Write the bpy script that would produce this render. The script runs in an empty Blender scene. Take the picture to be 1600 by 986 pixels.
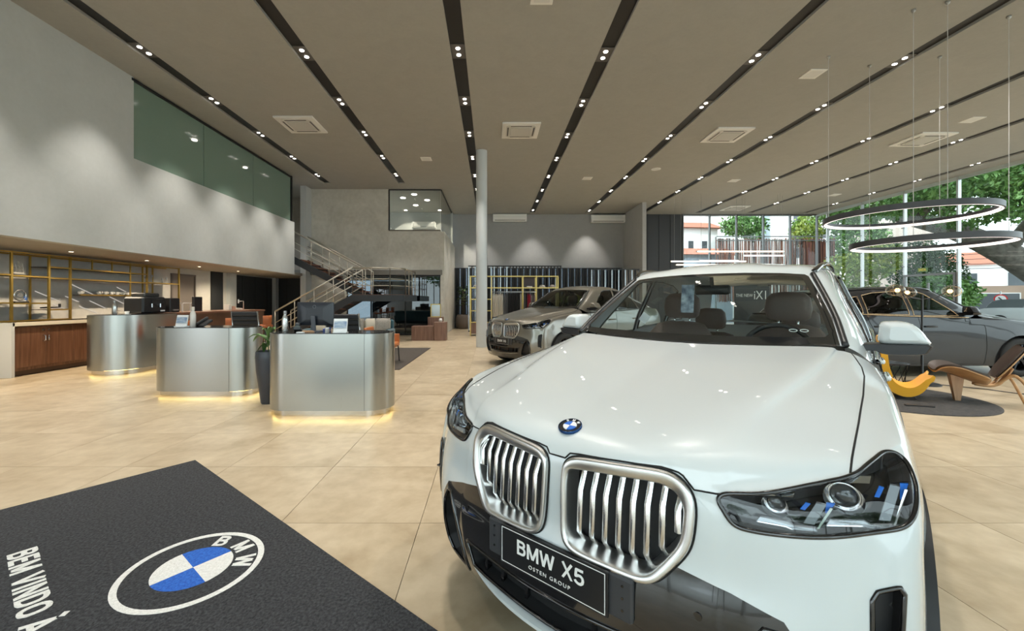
import bpy, bmesh, math, random
import numpy as np
from mathutils import Vector, Matrix
PI = math.pi
R = math.radians
random.seed(7)
SC = bpy.context.scene
COL = SC.collection

# ---------------------------------------------------------------- camera, sky, exposure
CAM_H, FPX = 1.40, 645.0
cam_d = bpy.data.cameras.new('camera')
cam = bpy.data.objects.new('camera', cam_d)
COL.objects.link(cam)
cam.location = (0, 0, CAM_H)
cam.rotation_euler = (R(90), 0, 0)
cam_d.sensor_width = 36.0
cam_d.lens = FPX / 1600.0 * 36.0
cam_d.shift_x = (800 - 768) / 1600.0
cam_d.shift_y = -(493 - 470) / 1600.0
cam_d.clip_start = 0.02
cam_d.clip_end = 400
SC.camera = cam

SC.view_settings.view_transform = 'Standard'
SC.view_settings.look = 'None'
SC.view_settings.gamma = 1.0
SC.view_settings.use_curve_mapping = False
SC.view_settings.exposure = 0.1
SC.cycles.max_bounces = 10
SC.cycles.diffuse_bounces = 5
SC.cycles.glossy_bounces = 5
SC.cycles.transmission_bounces = 8
SC.cycles.transparent_max_bounces = 16
SC.cycles.sample_clamp_indirect = 4.0
SC.cycles.sample_clamp_direct = 12.0
SC.cycles.caustics_reflective = False
SC.cycles.caustics_refractive = False
SC.cycles.use_denoising = True

W = bpy.data.worlds.new('sky')
SC.world = W
W.use_nodes = True
wn = W.node_tree
wn.nodes.clear()
wo = wn.nodes.new('ShaderNodeOutputWorld')
wb = wn.nodes.new('ShaderNodeBackground')
wb.inputs['Color'].default_value = (0.85, 0.94, 1.0, 1)
wb.inputs['Strength'].default_value = 3.5
wn.links.new(wb.outputs[0], wo.inputs[0])

sun_d = bpy.data.lights.new('sun', 'SUN')
sun = bpy.data.objects.new('sun', sun_d)
COL.objects.link(sun)
sun.rotation_euler = (R(38), R(12), R(20))
sun_d.energy = 2.2
sun_d.angle = R(8)
sun_d.color = (1, 0.96, 0.9)

# ---------------------------------------------------------------- materials
MATS = {}
def M(name, col=(.5, .5, .5), rough=.5, metal=0.0, spec=.5, coat=0.0, coat_r=.03, bump=None, var=None, emit=None, aniso=None, sheen=0):
    """Procedural principled material. bump=(scale, strength, detail); var=(scale, colour2, detail[, stretch xyz])."""
    if name in MATS:
        return MATS[name]
    m = bpy.data.materials.new(name)
    m.use_nodes = True
    nt = m.node_tree
    b = nt.nodes['Principled BSDF']
    b.inputs['Base Color'].default_value = (*col, 1)
    b.inputs['Roughness'].default_value = rough
    b.inputs['Metallic'].default_value = metal
    b.inputs['Specular IOR Level'].default_value = spec
    b.inputs['Coat Weight'].default_value = coat
    b.inputs['Coat Roughness'].default_value = coat_r
    if sheen:
        b.inputs['Sheen Weight'].default_value = sheen
    if aniso is not None:
        b.inputs['Anisotropic'].default_value = aniso
    if emit:
        b.inputs['Emission Color'].default_value = (*emit[0], 1)
        b.inputs['Emission Strength'].default_value = emit[1]
    if bump or var:
        tc = nt.nodes.new('ShaderNodeTexCoord')
    if var:
        mp = nt.nodes.new('ShaderNodeMapping')
        if len(var) > 3:
            mp.inputs['Scale'].default_value = var[3]
        nt.links.new(tc.outputs['Object'], mp.inputs['Vector'])
        nz = nt.nodes.new('ShaderNodeTexNoise')
        nz.inputs['Scale'].default_value = var[0]
        nz.inputs['Detail'].default_value = var[2]
        nt.links.new(mp.outputs[0], nz.inputs['Vector'])
        rp = nt.nodes.new('ShaderNodeValToRGB')
        rp.color_ramp.elements[0].position = .32
        rp.color_ramp.elements[1].position = .68
        rp.color_ramp.elements[0].color = (*col, 1)
        rp.color_ramp.elements[1].color = (*var[1], 1)
        nt.links.new(nz.outputs['Fac'], rp.inputs['Fac'])
        nt.links.new(rp.outputs['Color'], b.inputs['Base Color'])
    if bump:
        nb = nt.nodes.new('ShaderNodeTexNoise')
        nb.inputs['Scale'].default_value = bump[0]
        nb.inputs['Detail'].default_value = bump[2] if len(bump) > 2 else 3
        nt.links.new(tc.outputs['Object'], nb.inputs['Vector'])
        bp = nt.nodes.new('ShaderNodeBump')
        bp.inputs['Strength'].default_value = bump[1]
        bp.inputs['Distance'].default_value = .01
        nt.links.new(nb.outputs['Fac'], bp.inputs['Height'])
        nt.links.new(bp.outputs[0], b.inputs['Normal'])
    MATS[name] = m
    return m

def glass_mat(name, tint=(.9, .95, .93), refl=.9, f0=1.45, trans=1.0):
    """Thin pane: clear transmission mixed with a fresnel mirror."""
    if name in MATS:
        return MATS[name]
    m = bpy.data.materials.new(name)
    m.use_nodes = True
    nt = m.node_tree
    nt.nodes.clear()
    o = nt.nodes.new('ShaderNodeOutputMaterial')
    t = nt.nodes.new('ShaderNodeBsdfTransparent')
    t.inputs[0].default_value = (*tint, 1)
    g = nt.nodes.new('ShaderNodeBsdfGlossy')
    g.inputs[0].default_value = (refl, refl, refl, 1)
    g.inputs['Roughness'].default_value = 0.01
    # Schlick reflectance from the angle to the pane, the same for both faces
    r0 = ((f0 - 1) / (f0 + 1)) ** 2
    ge = nt.nodes.new('ShaderNodeNewGeometry')
    dt = nt.nodes.new('ShaderNodeVectorMath'); dt.operation = 'DOT_PRODUCT'
    nt.links.new(ge.outputs['Normal'], dt.inputs[0]); nt.links.new(ge.outputs['Incoming'], dt.inputs[1])
    def mth(op, a, b=None):
        n_ = nt.nodes.new('ShaderNodeMath'); n_.operation = op; n_.use_clamp = op == 'SUBTRACT'
        for i_, q_ in enumerate((a, b)):
            if q_ is None: continue
            if isinstance(q_, (int, float)): n_.inputs[i_].default_value = q_
            else: nt.links.new(q_, n_.inputs[i_])
        return n_.outputs[0]
    f = mth('ADD', mth('MULTIPLY', mth('POWER', mth('SUBTRACT', 1.0, mth('ABSOLUTE', dt.outputs['Value'])), 5.0), 1 - r0), r0)
    mx = nt.nodes.new('ShaderNodeMixShader')
    nt.links.new(f, mx.inputs[0])
    nt.links.new(t.outputs[0], mx.inputs[1])
    nt.links.new(g.outputs[0], mx.inputs[2])
    nt.links.new(mx.outputs[0], o.inputs[0])
    MATS[name] = m
    return m

def emit_mat(name, col, strength):
    return M(name, (.02, .02, .02), .6, emit=(col, strength))

# ---------------------------------------------------------------- object helpers
def tag(o, label=None, cat=None, group=None, kind=None):
    if label: o['label'] = label
    if cat: o['category'] = cat
    if group: o['group'] = group
    if kind: o['kind'] = kind
    return o

def thing(name, label, cat, loc=(0, 0, 0), rz=0, group=None):
    o = bpy.data.objects.new(name, None)
    COL.objects.link(o)
    o.empty_display_size = .1
    o.location = loc
    o.rotation_euler = (0, 0, rz)
    return tag(o, label, cat, group)

def link(name, me, mat=None, parent=None, loc=None):
    o = bpy.data.objects.new(name, me)
    COL.objects.link(o)
    if mat is not None and not me.materials:
        me.materials.append(mat)
    if parent: o.parent = parent
    if loc: o.location = loc
    return o

def copy_tree(o, parent=None, label=None, group=None):
    c = o.copy()
    COL.objects.link(c)
    c.parent = parent
    if label: c['label'] = label
    if group: c['group'] = group
    for ch in o.children:
        copy_tree(ch, c)
    return c

def V(*a): return Vector(a)

class G:
    """Collects simple solids into one mesh."""
    def __init__(s):
        s.v = []; s.f = []
    def add(s, vs, fs):
        n = len(s.v)
        s.v += [tuple(x) for x in vs]
        s.f += [tuple(i + n for i in f) for f in fs]
        return s
    def box(s, c, d, rz=0, rx=0, ry=0, bev=0):
        x, y, z = d[0] / 2, d[1] / 2, d[2] / 2
        b = min(bev, x * .9, y * .9, z * .9) if bev else 0
        m = Matrix.Rotation(rz, 3, 'Z') @ Matrix.Rotation(ry, 3, 'Y') @ Matrix.Rotation(rx, 3, 'X')
        if not b:
            vs = [V(sx * x, sy * y, sz * z) for sz in (-1, 1) for sy in (-1, 1) for sx in (-1, 1)]
            fs = [(0, 2, 3, 1), (4, 5, 7, 6), (0, 1, 5, 4), (2, 6, 7, 3), (0, 4, 6, 2), (1, 3, 7, 5)]
        else:
            # chamfered prism stack: rounded rectangle outline at four heights
            def outline(i, z_):
                X, Y = x - i, y - i
                return [V(X - b, Y, z_), V(X, Y - b, z_), V(X, -Y + b, z_), V(X - b, -Y, z_), V(-X + b, -Y, z_), V(-X, -Y + b, z_), V(-X, Y - b, z_), V(-X + b, Y, z_)]
            b2 = b
            rings = [outline(b2 * .7, -z), outline(0, -z + b), outline(0, z - b), outline(b2 * .7, z)]
            vs = [p for r in rings for p in r]
            fs = []
            for k in range(3):
                for i in range(8):
                    j = (i + 1) % 8
                    fs.append((k * 8 + i, (k + 1) * 8 + i, (k + 1) * 8 + j, k * 8 + j))
            fs.append(tuple(range(8)))
            fs.append(tuple(24 + i for i in reversed(range(8))))
        cc = V(*c)
        return s.add([m @ p + cc for p in vs], fs)
    def tube(s, pts, r, n=8, closed=False, cap=True):
        pts = [V(*p) for p in pts]
        rs = r if isinstance(r, (list, tuple)) else [r] * len(pts)
        N = len(pts); vs = []; fs = []; up = None
        for i, p in enumerate(pts):
            if closed:
                t = pts[(i + 1) % N] - pts[i - 1]
            else:
                t = pts[min(i + 1, N - 1)] - pts[max(i - 1, 0)]
            t.normalize()
            if up is None:
                a = V(0, 0, 1) if abs(t.z) < .9 else V(1, 0, 0)
                up = (a - t * a.dot(t)).normalized()
            else:
                up = (up - t * up.dot(t))
                if up.length < 1e-6:
                    a = V(0, 0, 1) if abs(t.z) < .9 else V(1, 0, 0)
                    up = a - t * a.dot(t)
                up.normalize()
            sd = t.cross(up)
            for k in range(n):
                an = 2 * PI * k / n
                vs.append(p + (up * math.cos(an) + sd * math.sin(an)) * rs[i])
        for i in range(N if closed else N - 1):
            a, b = i * n, ((i + 1) % N) * n
            for k in range(n):
                l = (k + 1) % n
                fs.append((a + k, b + k, b + l, a + l))
        if cap and not closed:
            fs.append(tuple(range(n)))
            fs.append(tuple((N - 1) * n + k for k in reversed(range(n))))
        return s.add(vs, fs)
    def cyl(s, c, r, h, n=24, r2=None, axis='Z'):
        r2 = r if r2 is None else r2
        return s.lathe([(r, 0), (r2, h)], c, n, True, axis)
    def lathe(s, prof, c=(0, 0, 0), n=24, cap=True, axis='Z'):
        vs = []; fs = []
        for (r, z) in prof:
            for k in range(n):
                a = 2 * PI * k / n
                p = (r * math.cos(a), r * math.sin(a), z)
                if axis == 'X': p = (p[2], p[0], p[1])
                elif axis == 'Y': p = (p[1], p[2], p[0])
                vs.append((p[0] + c[0], p[1] + c[1], p[2] + c[2]))
        m = len(prof)
        for i in range(m - 1):
            for k in range(n):
                l = (k + 1) % n
                fs.append((i * n + k, i * n + l, (i + 1) * n + l, (i + 1) * n + k))
        if cap:
            fs.append(tuple(reversed(range(n))))
            fs.append(tuple((m - 1) * n + k for k in range(n)))
        return s.add(vs, fs)
    def prism(s, poly, z0, z1, holes=None):
        n = len(poly)
        vs = [(p[0], p[1], z0) for p in poly] + [(p[0], p[1], z1) for p in poly]
        fs = [tuple(reversed(range(n))), tuple(range(n, 2 * n))]
        for i in range(n):
            j = (i + 1) % n
            fs.append((i, j, n + j, n + i))
        return s.add(vs, fs)
    def extrude(s, poly3, d):
        """closed planar 3D polygon pushed along d"""
        n = len(poly3); d = V(*d)
        vs = [V(*p) for p in poly3] + [V(*p) + d for p in poly3]
        fs = [tuple(reversed(range(n))), tuple(range(n, 2 * n))]
        for i in range(n):
            j = (i + 1) % n
            fs.append((i, j, n + j, n + i))
        return s.add(vs, fs)
    def grid(s, rows, closed_u=False):
        """rows of 3D points -> quads"""
        n = len(rows[0]); vs = [p for r in rows for p in r]; fs = []
        for i in range(len(rows) - 1):
            for k in range(n if closed_u else n - 1):
                l = (k + 1) % n
                fs.append((i * n + k, i * n + l, (i + 1) * n + l, (i + 1) * n + k))
        return s.add(vs, fs)
    def sphere(s, c, r, n=12, m=8, sc=(1, 1, 1)):
        prof = []
        for i in range(1, m):
            a = PI * i / m
            prof.append((math.sin(a), -math.cos(a)))
        g = G().lathe(prof, (0, 0, 0), n, True)
        return s.add([(p[0] * r * sc[0] + c[0], p[1] * r * sc[1] + c[1], p[2] * r * sc[2] + c[2]) for p in g.v], g.f)
    def xf(s, m):
        s.v = [tuple(m @ V(*p)) for p in s.v]
        return s
    def mesh(s, name, smooth=False, fix=True):
        me = bpy.data.meshes.new(name)
        me.from_pydata(s.v, [], s.f)
        if fix:
            bm = bmesh.new(); bm.from_mesh(me)
            bmesh.ops.recalc_face_normals(bm, faces=bm.faces)
            bm.to_mesh(me); bm.free()
        if smooth is True:
            me.polygons.foreach_set('use_smooth', [True] * len(me.polygons))
        elif smooth:
            me.polygons.foreach_set('use_smooth', [True] * len(me.polygons))
            me.set_sharp_from_angle(angle=R(smooth))
        me.update()
        return me
    def build(s, name, mat, parent=None, smooth=False, loc=None, fix=True):
        return link(name, s.mesh(name, smooth, fix), mat, parent, loc)

def struct(o):
    o['kind'] = 'structure'
    return o

def text_mesh(txt, size, mat, parent, m4, name='lettering', depth=.0006, align='CENTER', squeeze=1.0, bold=0.0, spacing=1.0):
    cu = bpy.data.curves.new('txt', 'FONT')
    cu.body = txt; cu.size = size; cu.extrude = depth; cu.align_x = align; cu.align_y = 'CENTER'
    cu.offset = bold; cu.space_character = spacing; cu.resolution_u = 3
    o = bpy.data.objects.new('txt', cu)
    COL.objects.link(o)
    dg = bpy.context.evaluated_depsgraph_get()
    me = bpy.data.meshes.new_from_object(o.evaluated_get(dg))
    bpy.data.objects.remove(o)
    bpy.data.curves.remove(cu)
    me.transform(m4 @ Matrix.Diagonal((squeeze, 1, 1, 1)))
    me.materials.clear(); me.materials.append(mat)
    return link(name, me, None, parent)

def frame_m(o, ax, ay):
    """4x4 with origin o, local x along ax, local y along ay"""
    ax = V(*ax).normalized(); ay = V(*ay); az = ax.cross(ay).normalized(); ay = az.cross(ax)
    return Matrix(((ax.x, ay.x, az.x, o[0]), (ax.y, ay.y, az.y, o[1]), (ax.z, ay.z, az.z, o[2]), (0, 0, 0, 1)))
def rrect(x0, x1, y0, y1, r, n=6):
    out = []
    for cx, cy, a0 in ((x1 - r, y1 - r, 0), (x0 + r, y1 - r, 90), (x0 + r, y0 + r, 180), (x1 - r, y0 + r, 270)):
        for k in range(n + 1):
            a = R(a0 + 90 * k / n)
            out.append((cx + r * math.cos(a), cy + r * math.sin(a)))
    return out
def smooth_poly(pts, k=4, closed=True):
    """Catmull-Rom through points (any dimension)"""
    P = [np.array(p, float) for p in pts]; n = len(P); out = []
    rng = range(n) if closed else range(n - 1)
    for i in rng:
        p0 = P[(i - 1) % n] if closed else P[max(i - 1, 0)]
        p1 = P[i]; p2 = P[(i + 1) % n]
        p3 = P[(i + 2) % n] if closed else P[min(i + 2, n - 1)]
        for j in range(k):
            t = j / k
            out.append(.5 * ((2 * p1) + (p2 - p0) * t + (2 * p0 - 5 * p1 + 4 * p2 - p3) * t * t + (3 * p1 - p0 - 3 * p2 + p3) * t ** 3))
    if not closed: out.append(P[-1])
    return [tuple(p) for p in out]

# bold block lettering drawn as strokes (unit height)
GLY = {
 'B': (.70, [[(.09, 0), (.09, 1)], [(.09, .915), (.40, .915), (.51, .885), (.565, .81), (.565, .70), (.51, .60), (.40, .55), (.09, .55)], [(.40, .55), (.53, .50), (.605, .41), (.61, .27), (.55, .14), (.42, .085), (.09, .085)]]),
 'M': (.90, [[(.09, 0), (.09, 1)], [(.81, 0), (.81, 1)], [(.11, .96), (.45, .08)], [(.79, .96), (.45, .08)]]),
 'W': (1.06, [[(.06, 1), (.28, .04)], [(.28, .04), (.53, .95)], [(.53, .95), (.78, .04)], [(.78, .04), (1.0, 1)]]),
 'X': (.74, [[(.07, 0), (.67, 1)], [(.07, 1), (.67, 0)]]),
 '5': (.66, [[(.60, .915), (.15, .915), (.11, .50), (.30, .59), (.45, .585), (.55, .50), (.585, .36), (.55, .20), (.43, .095), (.27, .085), (.12, .15), (.06, .25)]]),
 '6': (.66, [[(.58, .80), (.47, .91), (.31, .92), (.17, .82), (.10, .62), (.09, .38), (.15, .18), (.30, .085), (.44, .10), (.55, .20), (.58, .34), (.54, .48), (.42, .57), (.28, .56), (.16, .47), (.10, .36)]]),
 'E': (.62, [[(.09, 0), (.09, 1)], [(.09, .915), (.58, .915)], [(.09, .52), (.54, .52)], [(.09, .085), (.59, .085)]]),
 'V': (.72, [[(.05, 1), (.36, .04)], [(.67, 1), (.36, .04)]]),
 'I': (.26, [[(.13, 0), (.13, 1)]]),
 'N': (.74, [[(.09, 0), (.09, 1)], [(.65, 0), (.65, 1)], [(.10, .96), (.64, .04)]]),
 'D': (.72, [[(.09, 0), (.09, 1)], [(.09, .915), (.36, .915), (.52, .85), (.61, .70), (.63, .5), (.61, .30), (.52, .15), (.36, .085), (.09, .085)]]),
 'O': (.80, [[(.40, .92), (.24, .88), (.13, .74), (.10, .5), (.13, .26), (.24, .12), (.40, .08), (.56, .12), (.67, .26), (.70, .5), (.67, .74), (.56, .88), (.40, .92)]]),
 'À': (.74, [[(.05, 0), (.37, .97)], [(.69, 0), (.37, .97)], [(.17, .30), (.57, .30)], [(.22, 1.30), (.42, 1.12)]]),
 ' ': (.34, [])}
def letters(txt, h, mat, parent, m4, squeeze=1.0, gap=.10, align='CENTER', th=.165, depth=.0006, name='letter'):
    tot = sum(GLY[c][0] + gap for c in txt) - gap
    x = -tot / 2 if align == 'CENTER' else 0
    for c in txt:
        w, st = GLY[c]
        g = G(); hz = 1.0
        for pl in st:
            for a, b in zip(pl[:-1], pl[1:]):
                hz -= .03
                d = math.hypot(b[0] - a[0], b[1] - a[1]); nx, ny = -(b[1] - a[1]) / d * th / 2, (b[0] - a[0]) / d * th / 2
                g.prism([(a[0] - nx, a[1] - ny), (b[0] - nx, b[1] - ny), (b[0] + nx, b[1] + ny), (a[0] + nx, a[1] + ny)], 0, hz)
            for q in pl[1:-1]:
                hz -= .013
                g.prism([(q[0] + th / 2 * math.cos(k * PI / 4), q[1] + th / 2 * math.sin(k * PI / 4)) for k in range(8)], 0, hz)
        if g.v:
            g.v = [((p[0] + x) * h * squeeze, (min(max(p[1], 0), 1.4) - .5) * h, p[2] * depth) for p in g.v]
            g.xf(m4).build(name, mat, parent)
        x += w + gap
# ---------------------------------------------------------------- car surfaces
def cc_fit(verts, faces, crease=None):
    """control points whose Catmull-Clark limit surface passes through verts"""
    n = len(verts)
    T = np.array(verts, float)
    ef = {}
    nb = [set() for _ in range(n)]; fv = [[] for _ in range(n)]
    for f in faces:
        m = len(f)
        for i in range(m):
            a, b = f[i], f[(i + 1) % m]
            ef[(min(a, b), max(a, b))] = ef.get((min(a, b), max(a, b)), 0) + 1
            nb[a].add(b); nb[b].add(a)
            fv[a].append(f)
    bnd = [[] for _ in range(n)]
    for (a, b), c in ef.items():
        if c == 1:
            bnd[a].append(b); bnd[b].append(a)
    L = np.zeros((n, n))
    for i in range(n):
        if bnd[i]:
            if len(fv[i]) == 1:
                L[i, i] = 1
            else:
                L[i, i] = 4 / 6
                for b in bnd[i][:2]:
                    L[i, b] += 1 / 6
        else:
            k = len(nb[i]); w = k * (k + 5)
            L[i, i] += k * k / w
            for b in nb[i]:
                L[i, b] += 4 / w
            for f in fv[i]:
                d = f[(f.index(i) + 2) % 4]
                L[i, d] += 1 / w
    return np.linalg.solve(L, T)

class Cage:
    def __init__(s):
        s.v = []; s.k = {}; s.f = []
    def p(s, q):
        key = tuple(round(c, 4) for c in q)
        if key not in s.k:
            s.k[key] = len(s.v); s.v.append(tuple(q))
        return s.k[key]
    def patch(s, rows):
        ids = [[s.p(q) for q in r] for r in rows]
        for i in range(len(ids) - 1):
            for j in range(len(ids[0]) - 1):
                f = (ids[i][j], ids[i][j + 1], ids[i + 1][j + 1], ids[i + 1][j])
                if len(set(f)) == 4:
                    s.f.append(f)
    def surface(s, level):
        """mirror, fit, subdivide; return bmesh of the x>=0 half"""
        v = list(s.v); f = list(s.f); k = dict(s.k)
        mp = []
        for q in s.v:
            key = (round(-q[0], 4) + 0.0, round(q[1], 4), round(q[2], 4))
            if abs(q[0]) < 1e-6: mp.append(s.k[tuple(round(c, 4) for c in q)])
            else:
                mp.append(len(v)); v.append((-q[0], q[1], q[2]))
        for q in s.f:
            f.append(tuple(mp[i] for i in reversed(q)))
        c = cc_fit(v, f)
        me = bpy.data.meshes.new('cage')
        me.from_pydata([tuple(x) for x in c], [], f)
        o = bpy.data.objects.new('cage', me); COL.objects.link(o)
        md = o.modifiers.new('s', 'SUBSURF'); md.levels = level; md.render_levels = level
        md.boundary_smooth = 'PRESERVE_CORNERS'
        dg = bpy.context.evaluated_depsgraph_get()
        m2 = bpy.data.meshes.new_from_object(o.evaluated_get(dg))
        bpy.data.objects.remove(o); bpy.data.meshes.remove(me)
        bm = bmesh.new(); bm.from_mesh(m2); bpy.data.meshes.remove(m2)
        bmesh.ops.delete(bm, geom=[q for q in bm.faces if q.calc_center_median().x < 0], context='FACES')
        for q in bm.verts:
            if abs(q.co.x) < 1e-5: q.co.x = 0
        bmesh.ops.recalc_face_normals(bm, faces=bm.faces)
        return bm

def inpoly(x, y, P):
    c = False; n = len(P); j = n - 1
    for i in range(n):
        if (P[i][1] > y) != (P[j][1] > y) and x < (P[j][0] - P[i][0]) * (y - P[i][1]) / (P[j][1] - P[i][1]) + P[i][0]:
            c = not c
        j = i
    return c

def cut(bm, poly, ax, pid, flt=None, only=None):
    """cut polygon outline (projected on axes ax=(a,b)) into the surface, tag inside faces with pid"""
    lay = bm.faces.layers.int.get('part') or bm.faces.layers.int.new('part')
    a, b = ax
    x0 = min(p[0] for p in poly); x1 = max(p[0] for p in poly)
    y0 = min(p[1] for p in poly); y1 = max(p[1] for p in poly)
    e = .002
    def ok(f):
        if only is not None and f[lay] not in only: return False
        if flt and not flt(f.calc_center_median()): return False
        return True
    def near(f, X0, X1, Y0, Y1):
        us = [q.co[a] for q in f.verts]
        if max(us) < X0 or min(us) > X1: return False
        vs = [q.co[b] for q in f.verts]
        return not (max(vs) < Y0 or min(vs) > Y1)
    cand = set(f for f in bm.faces if near(f, x0 - e, x1 + e, y0 - e, y1 + e) and ok(f))
    n = len(poly)
    for i in range(n):
        p, q = poly[i], poly[(i + 1) % n]
        dx, dy = q[0] - p[0], q[1] - p[1]
        if abs(dx) + abs(dy) < 1e-7: continue
        co = [0, 0, 0]; no = [0, 0, 0]
        co[a], co[b] = p; no[a], no[b] = -dy, dx
        sel = [f for f in cand if near(f, min(p[0], q[0]) - e, max(p[0], q[0]) + e, min(p[1], q[1]) - e, max(p[1], q[1]) + e)]
        if not sel: continue
        geom = set(sel)
        for f in sel:
            geom.update(f.edges); geom.update(f.verts)
        r = bmesh.ops.bisect_plane(bm, geom=list(geom), plane_co=co, plane_no=no, dist=2e-5)
        cand -= set(sel)
        cand |= set(g for g in r['geom'] if isinstance(g, bmesh.types.BMFace))
        cand = set(f for f in cand if f.is_valid)
    for f in cand:
        c = f.calc_center_median()
        if inpoly(c[a], c[b], poly) and ok(f):
            f[lay] = pid

def take(bm, pids, offset=0.0, mirror=False, both=False):
    """copy faces of the given part ids into a new mesh (verts, faces); offset along normals"""
    lay = bm.faces.layers.int['part']
    idx = {}; vs = []; fs = []
    for f in bm.faces:
        if f[lay] in pids:
            r = []
            for q in f.verts:
                if q.index not in idx:
                    idx[q.index] = len(vs)
                    c_ = q.co + q.normal * offset
                    vs.append((0.0 if abs(q.co.x) < 1e-5 else c_.x, c_.y, c_.z))
                r.append(idx[q.index])
            fs.append(tuple(r))
    if both:
        n = len(vs); mp = []
        for i, q in enumerate(vs[:n]):
            if abs(q[0]) < 1e-5: mp.append(i)
            else: mp.append(len(vs)); vs.append((-q[0], q[1], q[2]))
        fs += [tuple(mp[i] for i in reversed(f)) for f in fs]
    elif mirror:
        vs = [(-q[0], q[1], q[2]) for q in vs]
        fs = [tuple(reversed(f)) for f in fs]
    return vs, fs

def surf_obj(name, vf, mat, parent, smooth=True, label=None):
    me = bpy.data.meshes.new(name)
    me.from_pydata(vf[0], [], vf[1])
    if smooth: me.polygons.foreach_set('use_smooth', [True] * len(me.polygons))
    me.update()
    o = link(name, me, mat, parent)
    if label: o['label'] = label
    return o

def boundary_lines(vf, keep=None):
    ec = {}
    for f in vf[1]:
        for i in range(len(f)):
            e = (min(f[i], f[(i + 1) % len(f)]), max(f[i], f[(i + 1) % len(f)]))
            ec[e] = ec.get(e, 0) + 1
    es = [e for e, c in ec.items() if c == 1]
    if keep: es = [e for e in es if keep(V(*vf[0][e[0]])) and keep(V(*vf[0][e[1]]))]
    adj = {}
    for a, b in es:
        adj.setdefault(a, []).append(b); adj.setdefault(b, []).append(a)
    seen = set(); out = []
    starts = [a for a in adj if len(adj[a]) == 1] + list(adj)
    for st in starts:
        if st in seen: continue
        ln = [st]; seen.add(st); cur = st
        while True:
            nx = [b for b in adj[cur] if b not in seen]
            if not nx: break
            cur = nx[0]; seen.add(cur); ln.append(cur)
        closed = len(ln) > 2 and ln[0] in adj[ln[-1]]
        if len(ln) > 1: out.append(([vf[0][i] for i in ln], closed))
    return out

def seam(vf, r, mat, parent, name='panel_gap', keep=None, mirror=False, n=5):
    g = G()
    for ln, cl in boundary_lines(vf, keep):
        # thin out points
        pts = [ln[0]]
        for q in ln[1:]:
            if (V(*q) - V(*pts[-1])).length > .008: pts.append(q)
        if len(pts) > 2: g.tube(pts, r, n, cl)
    if mirror: g.v = [(-q[0], q[1], q[2]) for q in g.v]
    return g.build(name, mat, parent, True)

def ysurf(bm_tree, x, z, default=.1):
    h = bm_tree.ray_cast(V(x, -1, z), V(0, 1, 0))
    return h[0].y if h[0] else default

def ease_line(ln, closed, step=.008, it=6):
    """evenly spaced, gently smoothed copy of a polyline"""
    p = np.array(ln + ln[:1] if closed else ln, float)
    d = np.r_[0, np.cumsum(np.linalg.norm(np.diff(p, axis=0), axis=1))]
    n = max(8, int(d[-1] / step)); t_ = np.linspace(0, d[-1], n, endpoint=not closed)
    o = np.stack([np.interp(t_, d, p[:, i]) for i in range(3)], 1)
    for _ in range(it):
        if closed: o = .5 * o + .25 * (np.roll(o, 1, 0) + np.roll(o, -1, 0))
        else: o[1:-1] = .5 * o[1:-1] + .25 * (o[:-2] + o[2:])
    return [tuple(q) for q in o]

def sweep_ring(pts, prof, nrm, wf=False):
    """closed 3D outline; prof = list of (outward, forward) offsets -> grid rows (outward in xz plane, forward along nrm)"""
    N = len(pts); rows = []
    c = sum((V(*p) for p in pts), V(0, 0, 0)) / N
    for (o, f) in prof:
        row = []
        for i in range(N):
            t = (V(*pts[(i + 2) % N]) - V(*pts[i - 2]))
            t.y = 0; t.normalize()
            d = V(t.z, 0, -t.x)
            if d.dot(V(*pts[i]) - c) < 0: d = -d
            k = 1.0
            if wf and o < 0:      # broad on top, slim towards the centre and below
                out_ = d.x * (1 if c.x > 0 else -1)
                k = .50 + .60 * max(0, d.z) ** 1.2 + .28 * max(0, out_) - .05 * max(0, -out_)
            row.append(V(*pts[i]) + d * o * k + V(*nrm) * f)
        rows.append(row)
    return rows

def roundel(parent, cx, y, cz, r, nrm, up, name='emblem', ringmat=None):
    """flat round badge with a quartered blue and white centre, built in its own plane"""
    m = frame_m((cx, y, cz), V(*up).cross(V(*nrm)), up)
    ob = G().lathe([(r * .9, -.004), (r, 0), (r * .98, .004), (r * .93, .005), (r * .92, .003)], (0, 0, 0), 40).xf(m).build(name, M('badge_black', (.012, .012, .014), .15, coat=1), parent, 40)
    rr = G()
    rr.grid([[((r * a) * math.cos(2 * PI * k / 48), (r * a) * math.sin(2 * PI * k / 48), z) for k in range(48)] for a, z in ((1.0, -.004), (1.02, .002), (1.0, .0055), (.94, .0055))], True)
    rr.xf(m).build('rim', ringmat or M('badge_rim', (.01, .05, .16), .25, .6), ob, True)
    for q in range(4):
        pts = [(0, 0)] + [(r * .58 * math.cos(R(90 * q + 90 * k / 10)), r * .58 * math.sin(R(90 * q + 90 * k / 10))) for k in range(11)]
        G().prism(pts, .001, .0056).xf(m).build('quadrant', M('badge_blue', (.01, .13, .55), .3) if q % 2 else M('badge_white', (.85, .85, .85), .3), ob)
    for k, (ch, a) in enumerate((('B', 132), ('M', 90), ('W', 48))):
        p = m @ Matrix.Translation((r * .76 * math.cos(R(a)), r * .76 * math.sin(R(a)), .0055)) @ Matrix.Rotation(R(a - 90), 4, 'Z')
        letters(ch, r * .26, M('badge_white', (.85, .85, .85), .3), ob, p, 1, th=.2)
    return ob

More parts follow.
